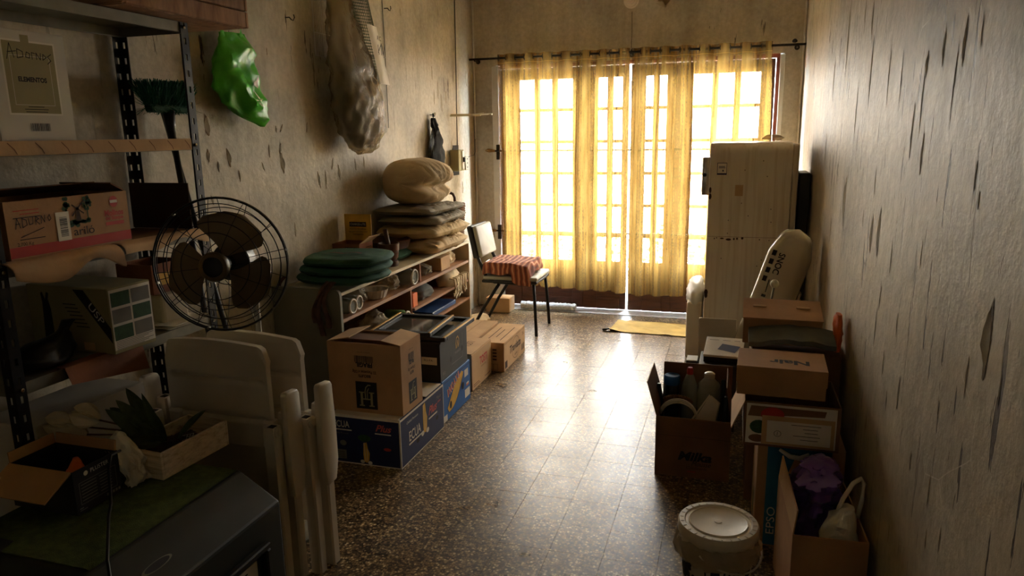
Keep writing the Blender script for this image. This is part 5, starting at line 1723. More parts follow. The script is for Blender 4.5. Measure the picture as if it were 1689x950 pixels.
def drape(u, v):
    x, y = -0.21 + 0.43 * u, -0.235 + 0.45 * v
    zx = max(0, abs(x) - 0.178)
    zy = max(0, abs(y) - 0.188)
    dn = min(0.085 + (0.05 if (u > 0.6 and v < 0.2) else 0), 1.6 * (zx + zy) * 2.0)
    dn += 0.05 * max(0, u - 0.55) * max(0, 0.3 - v) * 8
    z = 0.098 - dn + 0.006 * noise.noise(Vector((x * 14, y * 14, 1))) + 0.007 * math.sin(x * 40 + y * 25) * min(1, (zx + zy) * 30)
    cx = max(-0.188, min(0.20, x)) + 0.004 * math.sin(y * 50) * (zx > 0)
    cy = max(-0.205, min(0.20, y)) + 0.006 * math.sin(x * 45) * (zy > 0)
    return Vector((cx, cy, z))
p.grid(drape, 44, 44)
o = p.build('striped_cloth', 'stripes', smooth=True)
sd = o.modifiers.new('thick', 'SOLIDIFY')
sd.thickness = 0.003
sd.offset = 1
o.location = (-1.68, 5.475, 0.468)
tag(o, 'rust striped cloth draped over the chair cushion', 'cloth')

# odds and ends under the chair
o = P().ext(-0.10, 0.12, -0.08, 0.08, 0, 0.13).build('small_carton', 'board_light', bevel=0.003)
o.location = (-1.98, 6.02, 0.001)
tag(o, 'small tan carton on the floor behind the metal chair', 'carton')
crumpled('rag', 'crumpled tan rag on the floor under the metal chair', -2.02, 5.55, 0.012, [(0, 0, 0, .09, .15), (0, 0, .03, .10, .16), (0, 0, .06, .05, .08), (0, 0, .065, .01, .02)], 'linen', 51, 'rag', None, 0.02, 9)

# ------------------------------------------------------------------ white folding chairs
def folding_chair(label, loc, rz, tilt):
    th = thing('folding_chair', label, 'chair', loc, rz, 'folded white plastic chairs', (R(tilt), 0, R(rz)))
    # slightly dished back panel with two pressed grooves
    p = P()
    def back(u, v, off=0.0):
        a, z = u * 2 - 1, 0.50 + 0.355 * v
        wd = 0.215
        top = 0.018 * (1 - a * a)
        rnd_ = 0.035
        zz = z + top * v
        if abs(a) > 0.86:
            k = (abs(a) - 0.86) / 0.14
            zz -= 0.05 * (1 - math.sqrt(max(0, 1 - k * k))) * max(0, v - 0.6) / 0.4
        y = -0.014 * (1 - a * a) + off
        for gz in (0.60, 0.735):
            y += 0.012 * math.exp(-((zz - gz) / 0.008) ** 2) * (abs(a) < 0.93)
        if v > 0.93:
            y += 0.006 * (v - 0.93) / 0.07
        return Vector((a * wd, y, zz))
    nu, nv = 30, 60
    p.grid(back, nu, nv)
    p.grid(lambda u, v: back(1 - u, v, 0.022), nu, nv)
    ring = [(0, v / nv) for v in range(nv + 1)] + [(u / nu, 1) for u in range(1, nu + 1)] + [(1, 1 - v / nv) for v in range(1, nv + 1)] + [(1 - u / nu, 0) for u in range(1, nu)]
    m_ = len(ring)
    p.add([back(u, v) for u, v in ring] + [back(u, v, 0.022) for u, v in ring], [(i, (i + 1) % m_, m_ + (i + 1) % m_, m_ + i) for i in range(m_)])
    p.build('backrest', 'white_plastic', th, smooth='auto')
    P().ext(-0.205, 0.205, 0.03, 0.05, 0.14, 0.53).build('seat', 'white_plastic', th, bevel=0.008, seg=2, smooth=True)
    for s in (-1, 1):
        for (xx, yy, zt) in ((0.252, -0.042, 0.60), (0.262, 0.024, 0.63)):
            leg = P()
            pr = [(-0.018, -0.02), (0.018, -0.02), (0.022, -0.012), (0.022, 0.016), (0.014, 0.022), (-0.014, 0.022), (-0.022, 0.012), (-0.022, -0.012)]
            n = len(pr)
            for z, k in ((0, 1.0), (zt * 0.5, 1.05), (zt - 0.02, 1.1), (zt, 1.0)):
                leg.v += [(s * xx + a * k, yy + b * k, z) for a, b in pr]
            for i in range(3):
                leg.f += [(i * n + j, i * n + (j + 1) % n, (i + 1) * n + (j + 1) % n, (i + 1) * n + j) for j in range(n)]
            leg.f += [tuple(range(n - 1, -1, -1)), tuple(3 * n + j for j in range(n))]
            lo = leg.build('leg', 'white_plastic', th)
            P().ext(s * xx - 0.012, s * xx + 0.012, yy - 0.012, yy + 0.012, zt + 0.0002, zt + 0.0012).build('socket_hole', 'ink', lo)
        # hanging armrest blade
        arm = [(-0.022, 0.34), (0.03, 0.345), (0.048, 0.42), (0.05, 0.55), (0.044, 0.70), (0.036, 0.715), (-0.022, 0.72), (-0.03, 0.71), (-0.034, 0.55), (-0.03, 0.42)]
        mt = Matrix(((0, 0, s, s * 0.287), (1, 0, 0, -0.005), (0, 1, 0, 0), (0, 0, 0, 1)))
        P().prism(arm, 0.026, mt).build('armrest', 'white_plastic', th, bevel=0.006, seg=2, smooth='auto')
        P().lathe([(0.022, 0), (0.022, 0.004), (0.013, 0.006), (0.012, 0.010)], 18, (s * 0.2755, -0.042, 0.585), Matrix.Rotation(R(90 * s), 3, 'Y')).build('hinge_disc', 'white_plastic', th, smooth='auto')
        P().ext(s * 0.20 - 0.02, s * 0.20 + 0.04, -0.012, 0.03, 0.50, 0.60).build('side_bracket', 'white_plastic', th, bevel=0.008)
    return th


folding_chair('folded white plastic chair in front, nearest the camera', (-1.70, 2.00, 0.001), -2, 0.5)
folding_chair('folded white plastic chair behind the front one, nearer the cartons', (-1.635, 2.125, 0.001), -5, 1.0)

# ------------------------------------------------------------------ dark cabinet with a felt sheet
CT = 0.55
cbn = thing('dark_cabinet', 'dark green cabinet with a sloping front panel in the near left corner', 'cabinet', (0, 0, 0))
prof = [(-1.87, 0.0), (-1.285, 0.0), (-1.285, CT - 0.083), (-1.42, CT), (-1.87, CT)]
P().prism(prof, 0.81, Matrix(((1, 0, 0, 0), (0, 0, -1, 1.73), (0, 1, 0, 0), (0, 0, 0, 1)))).build('body', 'machine', cbn, bevel=0.008, seg=2)
nrm = Vector((0.083, 0, 0.135)).normalized()
sl = Vector((0.135, 0, -0.083)).normalized()
for r_, m_, e in ((1.0, 'steel_grey', 0.0012), (0.82, 'ink', 0.002)):
    o_ = Vector((-1.345, 1.30, CT - 0.046)) + nrm * e
    slot = ell(0, 0, 0.012 * r_, 0.05 * r_, 22)
    mt = Matrix(((sl.x, 0, nrm.x, o_.x), (0, 1, 0, o_.y), (sl.z, 0, nrm.z, o_.z), (0, 0, 0, 1)))
    print_poly(cbn, mt, [slot], m_, 'handle_slot')
fy0, fy1, fz0, fz1 = 1.36, 1.64, 0.06, 0.385
for (a, b, c, d) in ((fy0, fy1, fz1 - 0.02, fz1), (fy0, fy1, fz0, fz0 + 0.02), (fy0, fy0 + 0.02, fz0 + 0.02, fz1 - 0.02), (fy1 - 0.02, fy1, fz0 + 0.02, fz1 - 0.02)):
    P().ext(-1.2845, -1.262, a, b, c, d).build('panel_frame', 'black_plastic', cbn, bevel=0.004)
lb = P().ext(-1.2845, -1.2825, fy0 + 0.05, fy1 - 0.045, 0.19, 0.345).build('rating_label', 'ink_white', cbn)
for k in range(5):
    print_poly(lb, Matrix(((0, 0, 1, -1.2818), (1, 0, 0, 1.50), (0, 1, 0, 0.33 - 0.02 * k), (0, 0, 0, 1))), [rect(-0.07, -0.002, 0.05 - 0.02 * (k % 2), 0.003)], 'ink', 'small_print')
ft = P()
def felt(u, v):
    y = 1.18 + 0.54 * v
    x0 = -1.865
    x1 = -1.425
    x = x0 + (x1 - x0) * u
    return Vector((x, y - 0.05 * (1 - v) * (u < 0.35) * -1, CT + 0.004 + 0.002 * noise.noise(Vector((x * 12, y * 12, 0)))))
ft.grid(felt, 30, 30)
ft.grid(lambda u, v: felt(1 - u, v) - Vector((0, 0, 0.0032)), 30, 30)
tag(ft.build('felt_sheet', 'green_felt', smooth=True), 'green felt sheet lying on top of the dark cabinet', 'felt sheet')
cab = P().tube([(-1.63, 1.50, 0.69), (-1.622, 1.46, 0.695), (-1.615, 1.44, 0.66), (-1.60, 1.42, 0.575), (-1.56, 1.37, 0.563), (-1.49, 1.30, 0.563), (-1.40, 1.21, 0.563), (-1.33, 1.15, 0.50), (-1.27, 1.10, 0.43), (-1.255, 1.08, 0.3)], 0.004, 6)
tag(cab.build('power_cable', 'black_plastic', smooth=True), 'thin black cable trailing over the green felt', 'cable')

# black carton with its flap folded out, white bag behind it
D11 = (0.225, 0.15, 0.125)
bb_ = carton('black_carton', 'open black carton with a folded out kraft flap on the green felt', (-1.765, 1.435, CT + 0.009), D11, 'black_card', 0, True, inner='board', flaps=(('front', 118, 0.10), ('back', 8, 0.03), ('left', 5, 0.03)))
text(bb_, frame('right', D11, 0.01, 0.045), 'PLUSTER', 0.012, 0.06, 'ink_white')
print_poly(bb_, frame('right', D11, -0.035, 0.045), [ell(0, 0, 0.007, 0.007, 12)], 'ink_white', 'logo_mark')
print_poly(bb_, frame('right', D11, 0.0, -0.005), stroke([(-0.06, -0.032), (0.06, -0.032), (0.06, 0.03), (-0.06, 0.03), (-0.06, -0.032)], 0.0014), 'grey_text', 'table_print')
for k in range(6):
    print_poly(bb_, frame('right', D11, -0.005, 0.017 - 0.009 * k), [rect(-0.05, -0.0012, 0.0, 0.0012), rect(0.01, -0.0012, 0.05, 0.0012)], 'grey_text', 'table_print')
for k in range(5):
    print_poly(bb_, frame('right', D11, 0.025 + 0.01 * k, -0.048), [rect(-0.003, -0.004, 0.004, 0.004)], 'grey_text', 'symbol_print')
print_poly(bb_, frame('right', D11, -0.055, -0.052), [rect(-0.012, -0.001, 0.012, 0.001), rect(-0.012, 0.004, 0.0, 0.007)], 'grey_text', 'small_print')
p = P()
def bagf(u, v, o=0.0):
    y = 1.525 + 0.085 * u - 0.02 * v
    w_ = 0.5 + 0.5 * math.sin(math.pi * (0.15 + 0.7 * u))
    z = CT + 0.012 + 0.16 * v * w_
    x = -1.635 - 0.045 * v * v + 0.016 * noise.noise(Vector((u * 4, v * 5, 2))) + 0.01 * abs(noise.noise(Vector((u * 9, v * 9, 4)))) + o
    return Vector((x, y, z))
p.grid(bagf, 24, 24)
p.grid(lambda u, v: bagf(1 - u, v, -0.012), 24, 24)
tag(p.build('white_bag', 'white_film', smooth='auto'), 'crumpled white plastic bag wedged behind the black carton', 'bag')
crumpled('orange_item', 'small orange plastic thing inside the open black carton', -1.74, 1.45, CT + 0.018, [(0, 0, 0, .04, .03), (0, 0, .05, .04, .03), (0, 0, .11, .006, .006)], 'orange', 62, 'plastic', None, 0.006)

# whitewashed tray with artificial flowers
ty = thing('wooden_tray', 'whitewashed wooden tray box on the green felt', 'tray', (-1.655, 1.735, CT + 0.009), -4)
w, d, h, t = 0.165, 0.275, 0.085, 0.009
for nm, e in (('front_board', (-w / 2, w / 2, -d / 2, -d / 2 + t, 0, h)), ('back_board', (-w / 2, w / 2, d / 2 - t, d / 2, 0, h)), ('side_board', (-w / 2, -w / 2 + t, -d / 2 + t, d / 2 - t, 0, h)), ('side_board', (w / 2 - t, w / 2, -d / 2 + t, d / 2 - t, 0, h)), ('bottom_board', (-w / 2 + t, w / 2 - t, -d / 2 + t, d / 2 - t, 0.001, 0.007))):
    P().ext(*e).build(nm, 'pale_wood', ty, bevel=0.0015)
gr = thing('wire_grid', 'small white wire grid lying in the wooden tray', 'wire grid', (-1.625, 1.72, CT + 0.055), 20, None, (R(24), R(-12), R(20)))
p = P()
for k in range(7):
    p.tube([(-0.03 + 0.01 * k, -0.05, 0), (-0.03 + 0.01 * k, 0.05, 0)], 0.0012, 4)
for k in range(11):
    p.tube([(-0.03, -0.05 + 0.01 * k, 0), (0.03, -0.05 + 0.01 * k, 0)], 0.0012, 4)
p.build('wires', 'white_trim', gr)
crumpled('dried_flowers', 'dry brown flower heads heaped in the wooden tray', -1.665, 1.73, CT + 0.020, [(0, 0, 0, .05, .09), (0, 0, .03, .055, .10), (0, 0, .05, .035, .07), (0, 0, .06, .01, .02)], 'dark_textile', 63, 'flowers', None, 0.02, 30)
fw = thing('artificial_flowers', 'bunch of white artificial tulips with green leaves leaning from the tray', 'flowers', (-1.66, 1.70, CT + 0.05))
rnd = random.Random(21)
def leaf(base, tip, wd, up, m='leaf', nm='leaf'):
    base, tip = Vector(base), Vector(tip)
    dr = tip - base
    sd_ = dr.cross(Vector(up)).normalized()
    nn = sd_.cross(dr).normalized()
    def fn(u, v, o=0.0):
        wv = wd * math.sin(math.pi * min(1, v * 0.97 + 0.03)) ** 0.75
        a = u * 2 - 1
        return base + dr * v + sd_ * a * wv + nn * (0.25 * dr.length * math.sin(v * 2.2) * 0.35 + abs(a) * wv * 0.5 + o)
    p = P()
    p.grid(fn, 6, 12)
    p.grid(lambda u, v: fn(1 - u, v, -0.0012), 6, 12)
    return p.build(nm, m, fw, smooth=True)
heads = [(-0.20, -0.11, 0.075), (-0.235, -0.12, 0.105), (-0.155, -0.10, 0.125), (-0.185, -0.13, 0.03)]
for k, hd_ in enumerate(heads):
    hd_ = Vector(hd_)
    P().tube([(0.02, 0.02, 0.0), tuple(Vector((0.0, 0.0, 0.05)) * 0.6 + hd_ * 0.4), tuple(hd_)], 0.0028, 6).build('stem', 'stem', fw, smooth=True)
    dr = (hd_ - Vector((0, 0, 0.03))).normalized()
    sd_ = dr.cross(Vector((0, 0, 1))).normalized()
    n2 = sd_.cross(dr)
    for j in range(5):
        a = 2 * math.pi * j / 5 + k
        off = (sd_ * math.cos(a) + n2 * math.sin(a)) * 0.013
        leaf(hd_ - dr * 0.01 + off * 0.6, hd_ + dr * 0.07 + off * 1.2, 0.026, tuple(off), 'petal', 'petal')
for (b, t_, wd) in (((-0.02, -0.02, 0.05), (-0.125, -0.05, 0.17), 0.019), ((-0.0, 0.0, 0.05), (-0.055, -0.06, 0.19), 0.018), ((-0.03, -0.03, 0.03), (-0.13, -0.09, 0.155), 0.02), ((0, 0, 0.04), (-0.10, -0.09, 0.08), 0.022),
                    ((-0.01, 0.01, 0.04), (-0.02, -0.09, 0.11), 0.02), ((-0.02, 0, 0.04), (-0.15, 0.02, 0.18), 0.02), ((0, -0.02, 0.03), (-0.06, -0.11, 0.04), 0.024), ((0, 0, 0.03), (-0.14, -0.04, 0.05), 0.024), ((0.0, 0, 0.03), (-0.02, -0.05, 0.21), 0.013), ((0.0, 0, 0.04), (0.02, -0.07, 0.075), 0.014), ((-0.02, 0, 0.02), (-0.17, -0.07, 0.02), 0.022),
                    ((0.02, 0.03, 0.03), (0.08, 0.10, 0.10), 0.012), ((-0.04, -0.04, 0.07), (-0.17, -0.03, 0.13), 0.018)):
    leaf(b, t_, wd, (0.2, -0.6, 0.8))

# ------------------------------------------------------------------ refrigerator and what leans beside it
fx0, fx1, fy0, fy1, fh = -0.165, 0.33, 4.85, 5.45, 1.475
fg = thing('refrigerator', 'old white enamel refrigerator with a rust dented seam, seen from its side', 'refrigerator', (0, 0, 0))
pr = [(fy0, 0.05), (fy1, 0.05), (fy1, fh - 0.03)] + [(fy1 - 0.03 + 0.03 * math.cos(R(a)), fh - 0.03 + 0.03 * math.sin(R(a))) for a in (30, 60, 90)] + [(fy0 + 0.07 - 0.07 * math.sin(R(a)), fh - 0.07 + 0.07 * math.cos(R(a))) for a in (0, 18, 36, 54, 72, 90)]
P().prism(pr, fx1 - fx0, Matrix(((0, 0, 1, fx0), (1, 0, 0, 0), (0, 1, 0, 0), (0, 0, 0, 1)))).build('body', 'enamel', fg, smooth='auto', bevel=0.006, seg=2)
P().ext(fx1 + 0.002, fx1 + 0.04, fy0 + 0.03, fy1 - 0.03, 0.06, fh - 0.012).build('back_panel', 'enamel', fg, bevel=0.008, seg=2)
for x in (fx0 + 0.05, fx1 - 0.05):
    for y in (fy0 + 0.06, fy1 - 0.06):
        P().lathe([(0.02, 0.0), (0.02, 0.0505)], 14, (x, y, 0)).build('foot', 'black_plastic', fg)
# rust along the dented seam
p = P()
rnd = random.Random(31)
mtf = Matrix(((1, 0, 0, 0.08), (0, 0, -1, fy0 - 0.0008), (0, 1, 0, 0.868), (0, 0, 0, 1)))
x = -0.20
while x < 0.235:
    L = rnd.uniform(0.006, 0.035)
    if rnd.random() < 0.6:
        p.flat(ell(x + L / 2, rnd.uniform(-0.006, 0.006), L / 2, rnd.uniform(0.0025, 0.008), 9), mtf)
    x += L + rnd.uniform(0.004, 0.02)
for z, w_ in ((-0.61 + 0.23, .01), (0.27, .01), (-0.36, .012), (0.31, .008)):
    p.flat(ell(-0.235, z, w_, 0.02, 9), mtf)
for _ in range(14):
    p.flat(ell(rnd.uniform(-0.2, 0.23), rnd.uniform(-0.2, 0.5), 0.003, 0.004, 7), mtf)
ro = p.build('rust_spots', 'ink_brown', fg)
ro['kind'] = 'stuff'
P().ext(fx0 + 0.004, fx1 - 0.02, fy0 - 0.0006, fy0 + 0.002, 0.8785, 0.8805).build('seam', 'board_dark', fg)
st1 = P().ext(-0.118, -0.058, fy0 - 0.0009, fy0 + 0.001, 1.275, 1.352).build('energy_sticker', 'ink_white', fg)
print_poly(fg, Matrix(((1, 0, 0, -0.088), (0, 0, -1, fy0 - 0.0014), (0, 1, 0, 1.3135), (0, 0, 0, 1))), [rect(-0.03, -0.038, 0.03, -0.028), rect(-0.02, 0.012, 0.018, 0.016), rect(-0.02, 0.004, 0.02, 0.008), rect(0.003, -0.018, 0.010, -0.006), rect(-0.03, 0.034, 0.03, 0.038), rect(-0.03, -0.03, -0.027, 0.036), rect(0.027, -0.03, 0.03, 0.036)], 'navy', 'sticker_print')
P().ext(-0.003, 0.046, fy0 - 0.0009, fy0 + 0.001, 1.142, 1.212).build('old_sticker', 'board_light', fg)
P().ext(fx0 - 0.048, fx0 - 0.001, 4.905, 4.955, 1.14, 1.385).build('handle', 'chrome', fg, bevel=0.008, seg=2, smooth='auto')
P().lathe([(0.012, 0), (0.012, 0.012)], 14, (fx0 - 0.03, 4.905, 1.272), Matrix.Rotation(R(90), 3, 'X')).build('latch', 'black_metal', fg)
crumpled('plastic_bag', 'small clear plastic bag left on top of the refrigerator', 0.22, 5.12, fh + 0.012, [(0, 0, 0, .05, .04), (0, 0, .012, .07, .05), (0, 0, .03, .04, .03), (0, 0, .036, .01, .01)], 'clear', 66, cr=0.008)

wbn = thing('white_bin', 'white bin topped with crumpled plastic beside the refrigerator', 'bin', (-0.235, 5.05, 0))
P().ext(-0.05, 0.052, -0.05, 0.34, 0.002, 0.40).build('body', 'white_plastic', wbn, bevel=0.012, seg=2)
p = P()
loft(p, interp([(0, 0.14, 0.385, .058, .20), (0, 0.14, 0.42, .062, .205), (0.0, 0.15, 0.47, .058, .19), (0.0, 0.17, 0.515, .045, .14), (0.005, 0.18, 0.53, .02, .05)], 16), 36, 67, 0.012, 16)
p.build('plastic_wrap', 'white_film', wbn, smooth='auto')

o = P().ext(0.378, 0.445, 4.90, 5.2, 0.0, 1.285).build('black_slab', 'black_plastic', bevel=0.006)
tag(o, 'tall black slab standing between the refrigerator and right wall', 'slab')

# cream shell case leaning on the right wall
sh = thing('shell_case', 'glossy cream plastic shell case leaning against the right wall', 'case', (0.05, 4.22, 0.034), 0, None, (R(2), R(16.5), 0))
p = P()
def shell(u, v):
    # rounded long shield; v along the length, u around
    a = 2 * math.pi * u
    z = 1.03 * v
    tp_ = 1 - max(0, v - 0.86) / 0.14 * 0.42
    e = math.sqrt(max(0.0, 1 - max(0, (v - 0.955) / 0.045) ** 2)) * math.sqrt(max(0.0, 1 - max(0, (0.03 - v) / 0.03) ** 2))
    c, s_ = math.cos(a), math.sin(a)
    k = 1 / (abs(c) ** 4 + abs(s_) ** 4) ** 0.25
    x = c * k * 0.115 * tp_ * max(0.05, e)
    y = s_ * k * 0.050 * max(0.05, e)
    if y < 0:
        y *= 1.0 + 0.35 * (1 - (x / 0.12) ** 2)
    return Vector((x, y, z))
p.grid(shell, 40, 46, True)
p.add([shell(i / 40, 0) for i in range(40)], [tuple(range(39, -1, -1))])
p.add([shell(i / 40, 1) for i in range(40)], [tuple(range(40))])
p.build('shell', 'cream_plastic', sh, smooth=True)
P().ext(-0.02, 0.125, 0.045, 0.075, 0.02, 0.88).build('back_shell', 'black_plastic', sh, bevel=0.012, seg=2)
P().ext(0.117, 0.132, -0.02, 0.035, 0.56, 0.70).build('latch', 'cream_plastic', sh, bevel=0.005, seg=2)
P().ext(0.1322, 0.142, -0.012, 0.02, 0.60, 0.665).build('clip', 'chrome', sh, bevel=0.003)
TM = Matrix(((0, -1, 0, -0.058), (0, 0, -1, -0.0585), (1, 0, 0, 0.80), (0, 0, 0, 1)))
text(sh, Matrix(((0, 1, 0, -0.045), (0, 0, -1, -0.070), (-1, 0, 0, 0.83), (0, 0, 0, 1))), 'SNOC', 0.034, 0.12, 'ink', bold=0.001)
for k in range(4):
    print_poly(sh, Matrix(((1, 0, 0, -0.085), (0, 0, -1, -0.0645), (0, 1, 0, 0.88 - 0.05 * k), (0, 0, 0, 1))), [rect(-0.011, -0.014, 0.011, 0.016)], 'ink', 'symbol_print')
print_poly(sh, Matrix(((1, 0, 0, -0.06), (0, 0, -1, -0.0680), (0, 1, 0, 0.70), (0, 0, 0, 1))), stroke([(0, 0.03), (0.004, -0.04)], 0.005) + [rect(-0.01, -0.07, 0.012, -0.055)], 'ink', 'symbol_print')
stc = thing('ball_stick', 'thin stick with a white ball end leaning by the cream case', 'stick', (0.125, 4.02, 0))
P().tube([(0.0, 0.0, 0.002), (0.095, -0.01, 0.735)], 0.006, 8).build('rod', 'steel_grey', stc, smooth=True)
P().lathe([(0.004, 0), (0.014, 0.005), (0.021, 0.015), (0.023, 0.024), (0.020, 0.034), (0.012, 0.043), (0.003, 0.046)], 20, (0.097, -0.01, 0.728)).build('ball_end', 'white_plastic', stc, smooth=True)

# ------------------------------------------------------------------ cartons on the right
GR = 'cartons along the right wall'
D12 = (0.33, 0.295, 0.285)
mk = carton('open_carton', 'open brown carton full of bottles with script lettering', (-0.133, 3.305, 0.001), D12, 'board_dark', 0, True, GR,
            flaps=(('back', 4, 0.165), ('left', 16, 0.165), ('right', -9, 0.16)))
text(mk, frame('front', D12, 0.01, -0.04), 'Milka', 0.042, 0.15, 'ink', shear=0.25, bold=0.0022)
text(mk, frame('front', D12, 0.04, -0.072), 'Mousse', 0.024, 0.085, 'ink', shear=0.35)
text(mk, frame('front', D12, 0.02, -0.093), 'Confitería', 0.014, 0.09, 'ink_brown', shear=0.3)
print_poly(mk, frame('front', D12, 0.0, -0.112), [rect(-0.018, -0.002, 0.018, 0.002)], 'ink_red', 'small_print')
print_poly(mk, frame('front', D12, 0.0, 0.055), [rect(-0.164, -0.0008, 0.164, 0.0008)], 'ink_brown', 'score_line')
GB = 'bottles in the open brown carton'


def bottle(label, loc, prof, m, capm, capprof, rot=None):
    th = thing('bottle', label, 'bottle', loc, 0, GB, rot)
    P().lathe(prof, 22).build('body', m, th, smooth='auto')
    P().lathe(capprof, 18).build('cap', capm, th, smooth='auto')
    return th


bottle('clear bottle with a reddish neck standing in the open carton', (-0.165, 3.375, 0.006), [(0.036, 0), (0.04, 0.01), (0.04, 0.33), (0.036, 0.37), (0.018, 0.415), (0.014, 0.42)], 'bottle_glass', 'ink_red', [(0.013, 0.40), (0.015, 0.421), (0.015, 0.44), (0.011, 0.452)])
bottle('wide clear bottle with a round white cap in the open carton', (-0.075, 3.365, 0.006), [(0.05, 0), (0.055, 0.01), (0.055, 0.33), (0.05, 0.385), (0.024, 0.41)], 'bottle_glass', 'white_plastic', [(0.022, 0.405), (0.024, 0.412), (0.024, 0.432), (0.016, 0.438)])
bottle('blue capped jar standing at the back of the open carton', (-0.248, 3.385, 0.006), [(0.03, 0), (0.034, 0.01), (0.034, 0.35), (0.03, 0.36)], 'black_plastic', 'blue', [(0.036, 0.3605), (0.038, 0.365), (0.038, 0.40), (0.034, 0.405)])
cw = thing('white_wedge', 'cream folded card wedge sticking out of the open carton', 'card', (-0.115, 3.25, 0.15), 0, None, (R(-12), R(8), R(-8)))
P().prism([(-0.065, 0.0), (0.065, 0.0), (0.062, 0.19), (0.015, 0.215)], 0.05, Matrix(((1, 0, 0, 0), (0, 0, -1, 0.025), (0, 1, 0, 0), (0, 0, 0, 1)))).build('sleeve', 'board_white', cw, bevel=0.002)
P().tube([(-0.07, -0.005, 0.02), (0.012, -0.005, 0.218)], 0.004, 6).build('fold_edge', 'white_plastic', cw)
wr2 = P()
for k in range(3):
    wr2.tube([(-0.205 + 0.085 * math.cos(R(a)), 3.26 - 0.01 * k, 0.235 + 0.012 * k + 0.085 * math.sin(R(a))) for a in range(10, 175, 11)], 0.0045, 6)
tag(wr2.build('hoop', 'white_plastic', smooth=True), 'cream plastic hoops showing over the rim of the open carton', 'hoop')
bd = thing('bead_string', 'string of brown beads curled in the open carton', 'beads', (-0.215, 3.31, 0.30))
for k in range(13):
    a = R(20 + 11 * k)
    P().lathe([(0.004, -0.010), (0.010, -0.005), (0.011, 0), (0.010, 0.005), (0.004, 0.010)], 10, (0.065 * math.cos(a), 0.0, 0.03 * math.sin(a))).build('bead', 'wicker', bd, smooth=True)
for k, (x, y, h_) in enumerate(((-0.268, 3.33, 0.37), (-0.008, 3.22, 0.37), (0.008, 3.36, 0.40))):
    o = P().ext(-0.009, 0.009, -0.012, 0.012, 0, h_).build('black_rod', 'black_plastic', bevel=0.003)
    o.location = (x, y, 0.006)
    o.rotation_euler = (R(-4), R((-6, 2, -3)[k]), 0)
    tag(o, ('flat black rod at the left side of the open carton', 'flat black rod at the right front of the open carton', 'flat black rod at the right back of the open carton')[k], 'rod', 'black rods in the open carton')

# things behind the open carton
o = carton('dark_carton', 'dark carton standing behind the open carton', (-0.045, 3.86, 0.001), (0.19, 0.24, 0.36), 'black_card', 0, False, GR)
bkx = thing('boxed_tablet', 'flat white box with a dark picture on its lid', 'box', (-0.02, 3.89, 0.363), 0, None, (R(10), R(0), R(-3)))
P().ext(-0.095, 0.10, -0.10, 0.12, 0.0, 0.045).build('base', 'black_card', bkx, bevel=0.002)
P().ext(-0.097, 0.102, -0.102, 0.122, 0.0455, 0.058).build('lid', 'board_white', bkx, bevel=0.002)
print_poly(bkx, Matrix.Translation((0, 0, 0.0588)), [[(-0.03, -0.03), (0.06, -0.06), (0.085, 0.02), (-0.01, 0.04)]], 'navy', 'picture_print')
print_poly(bkx, Matrix.Translation((0, 0, 0.0588)), [rect(-0.08, 0.08, -0.03, 0.086), rect(-0.01, 0.08, 0.03, 0.086), rect(0.05, 0.08, 0.08, 0.086)], 'grey_text', 'small_print')
o = P().ext(-0.105, 0.105, -0.004, 0.004, 0.0, 0.49).build('white_board', 'white_plastic', bevel=0.002)
o.location = (-0.062, 4.22, 0.001)
tag(o, 'thin white board standing upright before the refrigerator', 'board')
o = P().ext(-0.03, 0.03, -0.05, 0.05, 0.0, 0.335).build('narrow_box', 'black_card', bevel=0.002)
P().ext(-0.028, 0.028, -0.045, 0.045, 0.3352, 0.342).build('lid', 'board_white', o)
o.location = (-0.182, 3.90, 0.001)
tag(o, 'narrow dark box with a pale top left of the dark carton', 'box')

D13 = (0.30, 0.34, 0.415)
lc = carton('tall_carton', 'tall kraft carton with a blue printed front under the labelled carton', (0.275, 2.835, 0.001), D13, 'board', 0, False, GR)
print_poly(lc, frame('front', D13, 0.0, 0.0), [rect(-0.115, -0.20, 0.105, 0.20)], 'teal', 'blue_panel')
for k in range(6):
    print_poly(lc, frame('front', D13, 0.04, 0.15 - 0.04 * k, e=0.0012), [rect(-0.05, -0.0012, 0.06, 0.0012)], 'olive', 'printed_line')
text(lc, frame('front', D13, -0.09, -0.10, e=0.0012), 'EPSO', 0.03, 0.11, 'ink_white', rot=R(90))
print_poly(lc, frame('front', D13, -0.02, 0.13, e=0.0012), [[(-0.02, -0.03), (0.01, -0.04), (0.03, 0.02), (0.0, 0.03)]], 'board', 'torn_patch')
print_poly(lc, frame('left', D13, 0.03, -0.10), [rect(-0.03, -0.05, 0.03, 0.05)], 'ink_green', 'green_label')
o = P().tube([(0.20, 2.655, 0.402), (0.235, 2.64, 0.385), (0.27, 2.638, 0.383), (0.30, 2.645, 0.40)], [0.006, 0.009, 0.009, 0.005], 8)
tag(o.build('plastic_strap', 'white_film', smooth=True), 'scrap of white plastic hanging below the labelled carton', 'strap')

